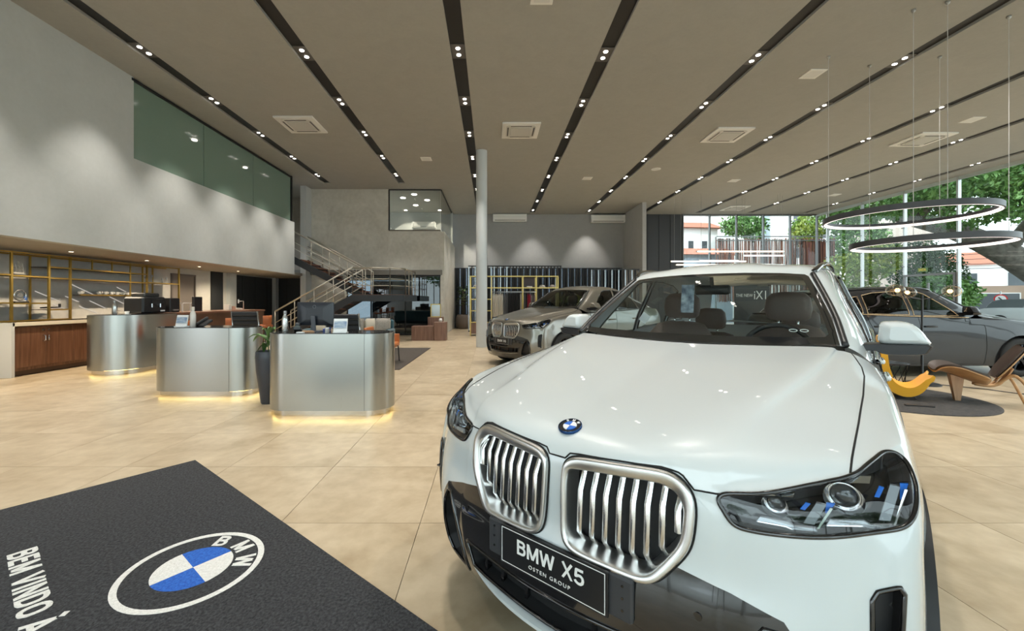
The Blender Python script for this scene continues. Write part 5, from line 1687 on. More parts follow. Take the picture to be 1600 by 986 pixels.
# potted plants
t = thing('potted_tree', 'small tree in a large round brown pot by the rear slats', 'plant', (-1.42, 20.75, 0))
G().lathe([(.28, 0), (.34, .05), (.39, .30), (.37, .55), (.30, .70), (.27, .71), (.25, .66)], (0, 0, 0), 28).build('pot', M('pot_brown', (.15, .12, .10), .7), t, True)
G().cyl((0, 0, .62), .25, .03, 18).build('soil', M('soil', (.03, .02, .015), .9), t)
for k in range(4):
    a = k * 1.7
    G().tube([(.04 * math.cos(a), .04 * math.sin(a), .62), (.05 * math.cos(a), .05 * math.sin(a), 1.2), (.22 * math.cos(a), .22 * math.sin(a), 1.95)], .014, 5).build('stem', bark_i if False else M('stem_brown', (.10, .08, .05), .8), t, True)
rg_ = random.Random(3)
for k in range(70):
    a = rg_.uniform(0, 2 * PI); rr = rg_.uniform(.05, .30); z = rg_.uniform(1.15, 2.15)
    b = (rr * math.cos(a), rr * math.sin(a), z)
    e = (b[0] + .2 * math.cos(a + rg_.uniform(-.6, .6)), b[1] + .2 * math.sin(a), z + rg_.uniform(-.12, .12))
    big_leaf(t, b, e, .055, M('leaf_indoor', (.02, .06, .015), .4, var=(5, (.07, .13, .03), 3)), .03)
t = thing('potted_palm', 'bright green palm behind the grey car', 'plant', (3.75, 18.0, 0))
G().lathe([(.2, 0), (.26, .3), (.27, .5), (.24, .5)], (0, 0, 0), 22).build('pot', M('pot_dark', (.03, .03, .03), .5), t, True)
palm = M('palm_green', (.10, .20, .02), .45, var=(4, (.24, .34, .05), 3))
G().cyl((0, 0, .4), .05, .8, 10, .03).build('trunk', M('stem_brown'), t, True)
for k in range(16):
    a = 2 * PI * k / 16 + rg_.uniform(-.2, .2); el = rg_.uniform(.35, 1.25); L = rg_.uniform(.8, 1.1)
    pts = [(L * s * math.cos(a) * math.cos(el * (1 - .8 * s)), L * s * math.sin(a) * math.cos(el * (1 - .8 * s)), 1.2 + L * s * math.sin(el * (1 - .55 * s)) * 1.05) for s in [q / 8 for q in range(9)]]
    g = G(); g.tube(pts, .006, 4)
    for q in range(1, 9):
        p = V(*pts[q]); d = (V(*pts[q]) - V(*pts[q - 1])).normalized(); sd = d.cross(V(0, 0, 1)).normalized()
        for s_ in (-1, 1):
            for off in (0, .5):
                p0 = p - d * .06 * off * 2; tip = p0 + (sd * s_ * .7 + d * .8) * .20 + V(0, 0, -.04)
                g.add([p0 - d * .012, p0 + d * .012, (p0 + tip) / 2 + d * .016, tip, (p0 + tip) / 2 - d * .016], [(0, 1, 2, 3, 4)])
    g.build('frond', palm, t, False)
# wall air conditioners on the back wall
def split_ac(label, loc):
    t = thing('wall_air_conditioner', label, 'air conditioner', loc, 0, 'wall air conditioners')
    w, h, d = 1.75, .40, .26
    g = G(); prof = [(0, -h / 2), (-d * .75, -h / 2), (-d, -h * .25), (-d, h * .38), (-d * .8, h / 2), (0, h / 2)]
    g.extrude([(-w / 2, y, z) for y, z in prof], (w, 0, 0)); g.build('body', white_m, t)
    G().box((0, -d * .90, -h * .36), (w * .9, .02, .07), rx=R(35)).build('louvre', M('louvre_grey', (.5, .5, .48), .5), t)
    G().box((0, -d - .003, .02), (w * .96, .006, .006)).build('panel_line', M('louvre_grey'), t)
split_ac('white wall air conditioner high on the back wall beside the column', (.95, 21.6, 5.72))
split_ac('white wall air conditioner high on the back wall at the partition', (6.05, 21.6, 5.66))
t = thing('wall_air_conditioner', 'white wall air conditioner seen through the upper office window', 'air conditioner', (-3.45, 21.2, 5.25), 0, 'wall air conditioners')
G().box((0, -.13, 0), (1.2, .24, .34), bev=.04).build('body', white_m, t); G().box((0, -.256, -.09), (1.1, .01, .05)).build('louvre', M('louvre_grey'), t)
# ceiling cassettes
def cassette(label, x, y, s=.98):
    t = thing('ceiling_cassette', label, 'air conditioner', (x, y, CZ), 0, 'ceiling cassette air conditioners')
    G().box((0, 0, -.02), (s, s, .04), bev=.008).build('frame', white_m, t)
    G().prism(rrect(-s * .39, s * .39, -s * .39, s * .39, .1), -.052, -.041).build('deck', M('cassette_cream', (.70, .69, .66), .5), t)
    G().prism(rrect(-s * .27, s * .27, -s * .27, s * .27, .06), -.066, -.053).build('grille', M('cassette_grille', (.56, .56, .54), .6), t)
    for k in range(4):
        a = k * PI / 2
        G().box((.345 * s * math.cos(a), .345 * s * math.sin(a), -.054), (.035, s * .55, .006), rz=a).build('louvre', M('slot_dark', (.09, .09, .09), .5), t)
for lab, x, y in (('ceiling cassette nearest the left glass wall', -4.89, 10.62), ('ceiling cassette just before the round column', .77, 10.98), ('ceiling cassette right of the fifth light slot', 6.42, 11.28), ('ceiling cassette above the ring lamps', 12.09, 11.59), ('small looking ceiling cassette close to the rear glazing', 11.9, 20.2)): cassette(lab, x, y)
for k, (x, y, rd, lab) in enumerate(((.76, 6.15, 0, 'square white ceiling panel at the top edge of the view'), (6.43, 8.26, 0, 'square white ceiling panel beside the ring lamp cable'), (-2.09, 13.21, 0, 'square white ceiling panel before the upper office window'), (12.05, 10.35, 0, 'square white ceiling panel next to the far right cassette'), (9.16, 15.6, 0, 'square white ceiling panel between the sixth and seventh slots'), (14.71, 17.7, 0, 'square white ceiling panel near the glazing corner'), (5.67, 14.23, 1, 'round white ceiling speaker right of the fifth slot'), (3.55, 15.3, 0, 'square white ceiling panel between the fourth and fifth slots'))):
    t = thing('ceiling_panel_light', lab, 'ceiling light', (x, y, CZ), 0, 'white ceiling plates')
    if rd: G().lathe([(.16, 0), (.16, -.012), (.13, -.016)], (0, 0, 0), 24).build('ring', white_m, t)
    else: G().box((0, 0, -.008), (.34, .34, .016), bev=.004).build('frame', white_m, t)
    G().prism(rrect(-.12, .12, -.12, .12, .02) if not rd else arc(0, 0, .11, 0, 345, 23), -.019, -.0165).build('diffuser', M('plate_white', (.8, .8, .78), .6), t)
# linear pendants hanging before the rear glazing
for k, (x0, x1, y, z, lab) in enumerate(((8.7, 12.4, 17.5, 3.49, 'longest light tube of the pendant cluster, uppermost'), (10.9, 12.7, 17.9, 3.36, 'light tube at the right end of the pendant cluster'), (7.46, 10.6, 17.2, 3.04, 'light tube at the left end of the pendant cluster'), (9.0, 10.7, 17.9, 3.14, 'short middle light tube of the pendant cluster'), (7.9, 12.5, 17.7, 2.94, 'lowest light tube of the pendant cluster just over the white car'))):
    t = thing('tube_pendant', lab, 'pendant lamp', ((x0 + x1) / 2, y, z), 0, 'linear pendant tubes')
    h = (x1 - x0) / 2
    G().tube([(-h, 0, 0), (h, 0, 0)], .028, 10).build('tube', emit_mat('tube_glow', (1, .88, .72), 3.2), t, True)
    for s in (-1, 1):
        G().box((s * h, 0, 0), (.04, .065, .065), bev=.01).build('end_cap', alu, t)
        G().tube([(s * h * .9, 0, .03), (s * h * .9, 0, CZ - z)], .004, 4).build('cable', alu, t)
# ---------------------------------------------------------------- lounge corner at the right
tag(G().lathe([(1.10, 0), (1.10, .010), (1.08, .014)], (5.80, 6.08, 0), 64).build('round_rug', M('rug_charcoal', (.030, .029, .030), .95, bump=(110, .7), var=(26, (.062, .058, .056), 4))), 'round charcoal rug under the lounge chairs', 'rug')

# yellow easy chair
t = thing('yellow_easy_chair', 'bright yellow curved easy chair behind the white car mirror', 'chair', (5.94, 6.0, .014), R(-40)); t.scale = (.76, .82, .95)
yel = M('yellow_fabric', (.72, .36, .015), .75, bump=(120, .15), sheen=.2)
prof = smooth_poly([(-.30, .92), (-.285, .70), (-.25, .45), (-.15, .23), (.0, .15), (.14, .17), (.26, .27), (.35, .37)], 4, False)
g = G(); rows = []
for (x, z) in prof:
    s = (x + .30) / .65
    w = .33 * (1 - .25 * max(0, z - .6) / .3)
    row = []
    for k in range(9):
        a = -1 + k / 4
        lift = .10 * a * a * (1 - .5 * s) if x < .2 else .05 * a * a
        row.append((x + lift * .9 * (1 if z > .3 else .4), a * w, z + lift * .45 * (1 if x > -.2 else 0)))
    rows.append(row)
back = []
for i, r_ in enumerate(rows):
    p, q = prof[max(i - 1, 0)], prof[min(i + 1, len(prof) - 1)]
    dx, dz = q[0] - p[0], q[1] - p[1]; L = math.hypot(dx, dz)
    th = .14 * math.sin(PI * (.08 + .84 * i / (len(rows) - 1)))
    back.append([(v[0] + dz / L * th, v[1], v[2] - dx / L * th) for v in r_])
g.grid(rows); g.grid(back)
for k in (0, 8): g.grid([[r[k] for r in rows], [r[k] for r in back]])
g.grid([rows[0], back[0]]); g.grid([rows[-1], back[-1]])
g.build('shell', yel, t, True)
for sx, sy in ((-.2, -.2), (-.2, .2), (.2, -.2), (.2, .2)):
    G().tube([(sx * .5, sy * .7, .12), (sx, sy, .0)], .010, 6).build('leg', blackm, t, True)
G().tube([(-.1, -.14, .09), (.1, -.14, .09), (.1, .14, .09), (-.1, .14, .09)], .008, 6, True).build('base_ring', blackm, t, True)
# second yellow chair glimpsed above the mirror arm
# black wire side table
t = thing('wire_side_table', 'black wire side table behind the yellow chair', 'table', (6.35, 6.62, .014))
for z, r_ in ((.40, .25), (.02, .20)):
    G().tube([(r_ * math.cos(2 * PI * k / 28), r_ * math.sin(2 * PI * k / 28), z) for k in range(28)], .008, 6, True).build('ring', blackm, t, True)
G().lathe([(.245, .395), (.245, .405)], (0, 0, 0), 28).build('top', M('table_smoke', (.03, .03, .03), .15), t)
for k in range(14):
    a, b = 2 * PI * k / 14, 2 * PI * (k + 1.6) / 14
    for q in (a, ): G().tube([(.25 * math.cos(a), .25 * math.sin(a), .40), (.20 * math.cos(b), .20 * math.sin(b), .02)], .005, 5).build('wire', blackm, t)

# plywood shell chair with leather pads
t = thing('shell_chair', 'low three-legged plywood chair with dark brown leather pads', 'chair', (6.66, 5.66, .0), R(-34)); t.scale = (.76, .84, .98)
ply = wood_mat('plywood', (.42, .23, .10), (.56, .33, .16), .4, (2, 9, 9)); brl = M('pad_brown', (.045, .030, .024), .5, bump=(50, .1))
oak = wood_mat('oak_leg', (.36, .20, .11), (.48, .29, .17), .45, (9, 9, 1.2))
def wing(prof, wid, lift, th, mat, nm, inset=1.0, up=0.0):
    rows = []; back = []
    for i, (x, z) in enumerate(prof):
        s = i / (len(prof) - 1)
        w = wid(s) * inset
        p, q = prof[max(i - 1, 0)], prof[min(i + 1, len(prof) - 1)]
        dx, dz = q[0] - p[0], q[1] - p[1]; L = math.hypot(dx, dz); nx, nz = -dz / L, dx / L
        if nz < 0 and abs(nz) > abs(nx): nx, nz = -nx, -nz
        r1, r2 = [], []
        for k in range(11):
            a = -1 + k / 5
            l = lift(s) * a * a
            r1.append((x + nx * (l + up), a * w, z + nz * (l + up))); r2.append((x + nx * (l + up - th), a * w, z + nz * (l + up - th)))
        rows.append(r1); back.append(r2)
    g = G(); g.grid(rows); g.grid(back)
    for k in (0, 10): g.grid([[r[k] for r in rows], [r[k] for r in back]])
    g.grid([rows[0], back[0]]); g.grid([rows[-1], back[-1]])
    return g.build(nm, mat, t, True)
seatp = smooth_poly([(-.56, .41), (-.48, .425), (-.35, .40), (-.15, .33), (.02, .285), (.10, .28)], 4, False)
wing(seatp, lambda s: .40 * (.30 + .70 * math.sin(PI * min(1, .14 + .74 * s))), lambda s: .13 * math.sin(PI * min(1, .1 + .7 * s)), .014, ply, 'seat_shell')
wing(seatp, lambda s: .40 * (.30 + .70 * math.sin(PI * min(1, .14 + .74 * s))), lambda s: .13 * math.sin(PI * min(1, .1 + .7 * s)), .022, brl, 'seat_pad', .88, .024)
backp = smooth_poly([(.23, .36), (.31, .47), (.42, .61), (.53, .74), (.57, .775)], 4, False)
wing(backp, lambda s: .08 + .15 * math.sin(PI * min(1, .15 + .72 * s)), lambda s: .05, .014, ply, 'back_shell')
wing(backp, lambda s: .08 + .15 * math.sin(PI * min(1, .15 + .72 * s)), lambda s: .05, .022, brl, 'back_pad', .88, .026)
g = G(); pp = smooth_poly([(.0, .275), (.14, .262), (.25, .30), (.34, .42), (.40, .52)], 5, False)
g.grid([[(x, -.06, z), (x, .06, z)] for x, z in pp]); g.grid([[(x + .012, -.06, z - .016), (x + .012, .06, z - .016)] for x, z in pp])
for s in (-.06, .06): g.grid([[(x, s, z) for x, z in pp], [(x + .012, s, z - .016) for x, z in pp]])
g.build('back_bracket', ply, t, True)
for s in (-1, 1):
    pts = smooth_poly([(-.05, s * .04, .27), (.18, s * .06, .27), (.32, s * .13, .40), (.40, s * .17, .42), (.50, s * .22, .30), (.66, s * .29, .012)], 5, False)
    G().tube(pts, [.022] * len(pts), 6).build('rear_leg', ply, t, True)
g = G(); g.add([(-.36, -.09, .385), (-.18, -.07, .34), (-.18, .07, .34), (-.36, .09, .385), (-.285, -.05, .0), (-.215, -.04, .0), (-.215, .04, .0), (-.285, .05, .0)], [(0, 1, 2, 3), (4, 5, 6, 7), (0, 1, 5, 4), (1, 2, 6, 5), (2, 3, 7, 6), (3, 0, 4, 7)])
g.build('front_leg', oak, t)

# branching floor lamp with glass globes
t = thing('globe_floor_lamp', 'black branching floor lamp with three clear glass globes', 'floor lamp', (7.22, 6.92, .0), 0)
G().lathe([(.23, 0), (.23, .02), (.2, .03), (.03, .035)], (0, 0, 0), 36).build('base', blackm, t, 40)
G().lathe([(.035, .03), (.035, .12), (.016, .16), (.014, 1.50)], (0, 0, 0), 14).build('pole', blackm, t, 40)
gl = glass_mat('globe_glass', (.90, .87, .82), .95, 1.5)
for (x, y, z) in ((-.50, -.05, 1.575), (-.14, .12, 1.54), (.50, .0, 1.56)):
    pts = [(0, 0, 1.42), (x * .45, y * .5, 1.455), (x * .80, y, z - .02)]
    a = G().tube(pts, .010, 6).build('arm', blackm, t, True)
    gs = G().sphere((x, y, z), .125, 20, 14, (1, 1, .82)).build('globe', gl, t, True)
    G().sphere((x * .93, y, z), .035, 12, 8).build('bulb', emit_mat('bulb_glow', (1, .62, .25), 5), gs, True)
    for k in range(6):
        an = PI * k / 6
        G().tube([(x + .11 * math.cos(q) * math.cos(an), y + .11 * math.cos(q) * math.sin(an), z + .088 * math.sin(q)) for q in [2 * PI * i / 16 for i in range(16)]], .0022, 4, True).build('filigree', M('filigree', (.5, .45, .38), .2, .9), gs)
g = G().tube([(7.45, 6.85, .006), (7.8, 6.5, .006), (7.9, 6.2, .006), (8.3, 6.05, .006)], .008, 5)
g.box((8.32, 6.05, .02), (.10, .05, .035), bev=.008)
tag(g.build('lamp_cord', blackm, None), 'thin black lamp cord with plug lying on the floor behind the shell chair', 'cord')
tag(G().box((5.62, 5.42, .022), (.30, .05, .014), rz=R(-18), bev=.003).build('floor_outlet', blackm), 'flat black strip lying on the near side of the round rug', 'strip')

# ring pendants
def ring_lamp(label, c, r, cables):
    t = thing('ring_pendant', label, 'pendant lamp', c, 0, 'ring pendant lamps')
    dk = M('ring_grey', (.045, .047, .052), .45); N = 96
    def rg_(rr, z): return [(rr * math.cos(2 * PI * k / N), rr * math.sin(2 * PI * k / N), z) for k in range(N)]
    g = G(); rws = [rg_(r, .045), rg_(r, -.045), rg_(r - .02, -.05), rg_(r - .055, -.045)]
    g.grid(rws, True); g.grid([rg_(r, .045), rg_(r - .055, .045), rg_(r - .055, -.010)], True)
    g.build('band', dk, t, 40)
    G().grid([rg_(r - .056, -.010), rg_(r - .046, -.050), rg_(r - .02, -.0515)], True).build('led_band', emit_mat('ring_glow', (1, .87, .80), 2.0), t, True)
    for a in cables:
        x, y = (r - .03) * math.cos(R(a)), (r - .03) * math.sin(R(a))
        G().tube([(x, y, .04), (x, y, CZ - c[2] - .02)], .0045, 5).build('cable', M('cable_pale', (.6, .6, .6), .4), t)
        G().lathe([(.03, CZ - c[2]), (.03, CZ - c[2] - .025), (.012, CZ - c[2] - .05)], (x, y, 0), 12).build('ceiling_rose', alu, t)
ring_lamp('upper and larger ring pendant with glowing inner band', (7.30, 7.30, 2.90), 1.13, (160, 250, 20))
ring_lamp('lower ring pendant with thin glowing band', (7.38, 7.0, 2.38), 1.0, (215, 335, 95))

# black poster stand glimpsed through the cabin of the foreground car
t = thing('poster_stand', 'tall black poster stand with white lettering behind the white car', 'poster', (8.95, 14.2, 0), R(-12))
G().box((0, 0, 1.02), (1.1, .05, 1.96), bev=.006).build('panel', M('poster_black', (.02, .022, .026), .35), t)
G().box((0, 0, .02), (1.15, .40, .04), bev=.008).build('foot', M('black_satin'), t)
pw = M('poster_white', (.8, .8, .8), .5)
text_mesh('THE NEW', .15, pw, t, frame_m((-.24, -.028, 1.58), (1, 0, 0), (0, 0, 1)), squeeze=.8)
text_mesh('iX1', .42, pw, t, frame_m((.27, -.028, 1.58), (1, 0, 0), (0, 0, 1)), squeeze=.75)
# ---------------------------------------------------------------- cars and mat
def flake_paint(name, col, metal, rough, coat=1):
    return M(name, col, rough, metal, coat=coat, coat_r=.02, spec=.5 if coat == 1 else .2)
white_p = flake_paint('white_paint', (.60, .64, .65), 0, .25)
grey_p = flake_paint('bronze_grey_paint', (.235, .22, .19), .75, .30)
dark_p = flake_paint('dark_grey_paint', (.012, .013, .015), .0, .35, .6)
hero = suv('white_suv', 'white suv with silver twin grille in the foreground', (.1916, 1.344, 0), -.72307, white_p, 'BMW X5', 'OSTEN GROUP', level=3, hero=True)
# cards and marks on the windshield of the foreground car
wm = M('sticker_white', (.75, .76, .76), .5)
G().box((-.15, 1.985, 1.415), (.085, .003, .20), rx=R(-8)).build('hanging_card', M('card_print', (.03, .05, .09), .4, var=(22, (.35, .42, .48), 4)), hero)
def ws_point(x, z):   # just inside the glass
    t_ = (z - 1.170) / (1.588 - 1.170)
    return 1.36 + .60 * t_ + .12 * (x / .6) ** 2 + .02
for x in (.50, .545):
    m = frame_m((x, ws_point(x, 1.245) - .045, 1.245), (1, .25, 0), (0, .80, .60))
    G().tube([(.017 * math.cos(2 * PI * k / 20) * (1 if True else 1), .010 * math.sin(2 * PI * k / 20), 0) for k in range(20)], .0022, 5, True).xf(m).build('window_mark', wm, hero, True)
g = G().box((-.46, 1.99, 1.27), (.06, .003, .07), ry=R(35)); g.build('paper_tag', wm, hero)

o2 = suv('grey_suv_coupe', 'bronze grey suv coupe parked beside the round column', (.22, 8.60, 0), R(-51), grey_p, 'BMW X6', None, level=2, coupe=True)
o2.scale = (1.05, 1.05, 1.05)
gold = M('trim_bronze', (.50, .36, .22), .25, .9)
o3 = suv('dark_suv', 'dark grey suv with bronze window trim parked side-on at the right', (10.60, 8.52, 0), R(91), dark_p, None, None, level=3, trim=gold)
o3.scale = (1.04, 1.06, 1.0)

# ---- welcome mat
e2 = V(.785, -.62, 0).normalized(); e1 = V(-e2.y, e2.x, 0) * -1
P0 = V(-2.585, 3.60, 0)
def mp(a, b, z=0): return P0 + e2 * a + e1 * b + V(0, 0, z)
t = thing('welcome_mat', 'black welcome mat with round emblem and white lettering', 'mat', tuple(P0))
def mb(g, nm, mat): return wb(g, nm, mat, t)
matm = M('mat_black', (.010, .011, .013), .95, bump=(110, 1.0, 4), var=(75, (.050, .052, .058), 3))
mb(G().prism([mp(0, 0)[:2], mp(3.42, 0)[:2], mp(3.42, 2.2)[:2], mp(0, 2.2)[:2]][::-1], 0, .012), 'pile', matm)
mw = M('mat_white', (.66, .66, .64), .95, bump=(110, 1.0, 4), var=(75, (.80, .80, .78), 2)); mbl = M('mat_blue', (.012, .085, .42), .95, bump=(110, 1.0, 4), var=(75, (.03, .15, .58), 2))
C0 = mp(1.71, .50)
m = frame_m((C0.x, C0.y, .0122), tuple(e2), tuple(-e1))
def ring2(r0, r1, mat, nm):
    g = G(); n = 64
    g.grid([[(r * math.cos(2 * PI * k / n), r * math.sin(2 * PI * k / n), z) for k in range(n)] for r, z in ((r0, 0), (r0, .001), (r1, .001), (r1, 0))], True)
    mb(g.xf(m), nm, mat)
ring2(.295, .325, mw, 'emblem_ring')
for q in range(4):
    pts = [(0, 0)] + [(.178 * math.cos(R(90 * q + 90 * k / 14)), .178 * math.sin(R(90 * q + 90 * k / 14))) for k in range(15)]
    mb(G().prism(pts, 0, .001).xf(m), 'emblem_quadrant', mbl if q % 2 else mw)
l = Matrix.Translation(-t.location)
for ch, a in (('B', 128), ('M', 90), ('W', 52)):
    p = l @ m @ Matrix.Translation((.236 * math.cos(R(a)), .236 * math.sin(R(a)), .0006)) @ Matrix.Rotation(R(a - 90), 4, 'Z')
    letters(ch, .096, mw, t, p, 1.0, th=.2, depth=.0016)
B0 = mp(.80, 1.04)
letters('BEM VINDO À', .112, mw, t, l @ frame_m((B0.x, B0.y, .0126), tuple(e2), tuple(-e1)), .98, .12, 'LEFT', .2, .0016)
# ---------------------------------------------------------------- outside
struct(G().box((30, 10, -.14), (26, 80, .2)).build('ground_street', mottled('asphalt', (.20, .20, .20), (.26, .26, .255), 2, .9)))
struct(G().box((4, 40, -.14), (30, 36, .2)).build('ground_yard', mottled('yard', (.32, .31, .29), (.38, .37, .35), 2, .9)))
struct(G().box((2, -22, -.14), (40, 36, .2)).build('ground_front', mottled('asphalt')) if False else G().box((2, -22, -.14), (40, 36, .2)).build('ground_front', mottled('pavement', (.42, .41, .39), (.48, .47, .45), 2, .9)))

def leaf_cloud(name, blobs, n, size, mat, parent, seed=1, drop=.5):
    """thousands of small bent leaves scattered through ellipsoids"""
    rg_ = np.random.RandomState(seed)
    tot = sum(b[3] * b[4] * b[5] for b in blobs)
    vs = []; fs = []
    for b in blobs:
        k = max(8, int(n * b[3] * b[4] * b[5] / tot))
        d = rg_.normal(size=(k, 3)); d /= np.linalg.norm(d, axis=1)[:, None]
        r = rg_.uniform(.25, 1, k) ** (1 / 2.2)
        c = np.array(b[:3]) + d * r[:, None] * np.array(b[3:6])
        t = rg_.normal(size=(k, 3)); t[:, 2] -= drop; t /= np.linalg.norm(t, axis=1)[:, None]
        w = np.cross(t, rg_.normal(size=(k, 3))); w /= np.linalg.norm(w, axis=1)[:, None]
        nn = np.cross(t, w)
        s = size * rg_.uniform(.6, 1.3, k)[:, None]
        base = len(vs)
        q = np.stack([c, c + t * s * .5 + w * s * .28 + nn * s * .1, c + t * s, c + t * s * .5 - w * s * .28 + nn * s * .1], 1).reshape(-1, 3)
        vs += [tuple(p) for p in q]
        fs += [(base + 4 * i, base + 4 * i + 1, base + 4 * i + 2, base + 4 * i + 3) for i in range(k)]
    me = bpy.data.meshes.new(name); me.from_pydata(vs, [], fs); me.update()
    o = link(name, me, mat, parent)
    o['kind'] = 'stuff'
    return o

lf1 = M('leaf_green', (.06, .16, .035), .5, var=(1.2, (.16, .30, .07), 3))
lf2 = M('leaf_light', (.15, .28, .05), .5, var=(1.2, (.38, .42, .08), 3))
lf3 = M('leaf_dark', (.025, .075, .02), .5, var=(1.2, (.07, .15, .04), 3))
bark = M('bark', (.12, .105, .09), .9, bump=(12, .8), var=(5, (.22, .20, .17), 4))
plaster = mottled('house_white', (.78, .78, .76), (.84, .84, .83), 1, .9)
rooft = M('roof_tile_red', (.34, .12, .07), .8, bump=(20, .5))
wdark = M('house_window', (.08, .09, .10), .2)

# big street tree, its limb leaning over the pavement
t = thing('street_tree', 'huge street tree whose thick grey limb leans across the right glazing', 'tree', (27.5, 20.0, 0))
g = G()
lp = smooth_poly([(1.6, -.3, -.1), (.2, 0, 1.9), (-2.6, 0, 3.7), (-5.0, .2, 4.9), (-7.6, .4, 5.7), (-9.0, 1.0, 6.6)], 5, False)
g.tube(lp, [.85 - .62 * (i / (len(lp) - 1)) ** .8 for i in range(len(lp))], 12)
g.build('trunk', bark, t, True)
for pts, r in (([(-2.6, 0, 3.7), (-3.0, -1.5, 5.4), (-4.0, -3.5, 7)], .32), ([(-5.0, .2, 4.9), (-4.5, 1.5, 6.6), (-5.5, 3, 8)], .28), ([(.2, 0, 1.9), (.9, -1, 4.5), (.2, -2, 7.6)], .45), ([(-6.6, .3, 5.4), (-7.0, -1.2, 6.4), (-8.2, -2.5, 7.4)], .2)):
    p = smooth_poly(pts, 5, False)
    G().tube(p, [r * (1 - .7 * i / len(p)) for i in range(len(p))], 8).build('branch', bark, t, True)
leaf_cloud('foliage', [(-4, -3, 6.6, 2.6, 2.2, 1.3), (-7.5, -2.2, 6.9, 2.4, 2.4, 1.3), (-7.6, 2.4, 7.0, 2.2, 2.6, 1.3), (-1, -2.4, 6.6, 2.4, 2.4, 1.8), (-4.6, 2.6, 7.6, 2.8, 2.4, 1.5), (-6.0, -3.4, 5.3, 1.2, 1.2, .7), (-2.6, -4.2, 4.9, 1.2, 1.2, .8), (-8.8, -.6, 5.9, 1.2, 1.4, .7), (-.5, -4.5, 5.4, 1.5, 1.5, 1.2), (-6.8, -2.0, 5.2, 1.3, 1.3, .6), (-4.2, -2.6, 5.6, 1.4, 1.2, .7), (-2.4, -2.0, 5.2, 1.2, 1.0, .7)], 38000, .22, lf1, t, 3)
def bush(name, label, loc, blobs, n, size, mat, seed, group=None):
    t = thing(name, label, 'plant' if 'tree' not in name else 'tree', loc, 0, group)
    hh = blobs[0][2]
    G().tube([(0, 0, -.05), (.05, 0, hh * .5), (0, .05, hh)], [.09, .07, .04], 6).build('stem', bark, t, True)
    leaf_cloud('foliage', blobs, n, size, mat, t, seed)
bush('garden_tree', 'yellow green tree standing just outside the rear corner of the glazing', (19.8, 23.2, 0), [(0, 0, 2.3, 1.5, 1.5, 1.7), (.8, -1.0, 3.6, 1.3, 1.3, 1.0), (1.5, -1.5, 1.0, 1.4, 1.3, .9)], 5200, .22, lf2, 5)
bush('garden_tree', 'tall loose green tree left of the pale wall outside', (24.6, 27.6, 0), [(0, 0, 5.2, 1.9, 1.6, 1.7), (-.4, .2, 7.0, 1.5, 1.5, 1.2)], 4200, .25, lf1, 6)
bush('garden_shrub', 'broad green shrub in front of the pale pink wall outside', (20.6, 20.6, 0), [(0, 0, 1.25, 1.3, 1.5, .95), (.4, -1.4, 1.7, 1.2, 1.2, .9)], 4200, .22, lf1, 7)
bush('garden_tree', 'bluish green dense tree behind the glazed side door', (24.0, 22.4, 0), [(0, 0, 2.3, 1.5, 1.3, 2.3), (-.4, .8, 3.6, 1.4, 1.4, 1.5)], 9000, .15, lf3, 8)
bush('street_tree', 'small tree seen over the brown screen outside the rear glazing', (18.4, 30, 0), [(0, 0, 6.9, 1.7, 1.0, .75), (.6, 0, 6.2, .7, .7, .4)], 1900, .26, lf1, 9)
bush('garden_tree', 'leafy tree beside the rear corner seen over the brown screen', (22.6, 29.6, 0), [(0, 0, 6.4, 1.1, 1.0, 1.2)], 1500, .26, lf2, 10)
# trees outside the front glazing behind the camera
for k, (x, y) in enumerate(((3.5, -11), (10.5, -12), (-5.5, -12), (17.5, -10))):
    bush('street_tree', 'street tree outside the front glazing, %s from the left seen from inside' % ('second', 'third', 'first', 'fourth')[k], (x, y, 0), [(0, 0, 5.0, 2.4, 2.0, 1.9), (1.2, .5, 3.6, 1.5, 1.5, 1.2), (-1.3, 0, 6.2, 1.6, 1.6, 1.2)], 3600, .3, lf1, 20 + k, 'street trees along the front')

def house(name, label, loc, rz, w, d, h, wins, roof=True, rmat=rooft, wall=plaster, face=-1):
    t = thing(name, label, 'building', loc, rz)
    G().box((0, 0, h / 2 - .05), (w, d, h)).build('wall', wall, t)
    if roof:
        g = G(); e = .35
        g.add([(-w / 2 - e, -d / 2 - e, h - .05), (w / 2 + e, -d / 2 - e, h - .05), (w / 2 + e, d / 2 + e, h - .05), (-w / 2 - e, d / 2 + e, h - .05), (-w / 2 - e, 0, h + d * .22), (w / 2 + e, 0, h + d * .22)],
              [(0, 1, 5, 4), (2, 3, 4, 5), (0, 4, 3), (1, 2, 5), (3, 2, 1, 0)])
        g.build('roof', rmat, t)
    for (x, z, ww, wh) in wins:
        f = G().box((x, -d / 2 - .01, z), (ww + .12, .06, wh + .12)).build('window', M('win_frame_white', (.7, .7, .7), .5), t)
        G().box((x, -d / 2 - .05, z), (ww, .02, wh)).build('pane', wdark, f)
    return t
house('white_house', 'tall white house with small dark windows outside the rear glazing', (19.6, 37, 0), R(3), 10, 6, 11.5, [(-3.7, 6.6, .45, .9), (-2.7, 6.6, .45, .9), (-1.2, 6.0, .9, 1.0), (-1.6, 9.0, 1.0, 1.2), (1.6, 8.6, 1.0, 1.2)], False)
house('red_roof_house', 'white house with small red tiled roof beside the dark wall outside', (15.6, 33, 0), R(6), 3.2, 3, 7.0, [(-.6, 5.6, .4, .7), (.5, 5.6, .4, .7)])
house('low_house', 'low house with brown tiled roof and pale blue wall below the white house', (14.2, 28.6, 0), R(2), 3.6, 2.4, 4.5, [(.5, 2.6, .8, .9)], True, rooft, M('blue_wall', (.45, .52, .62), .8))
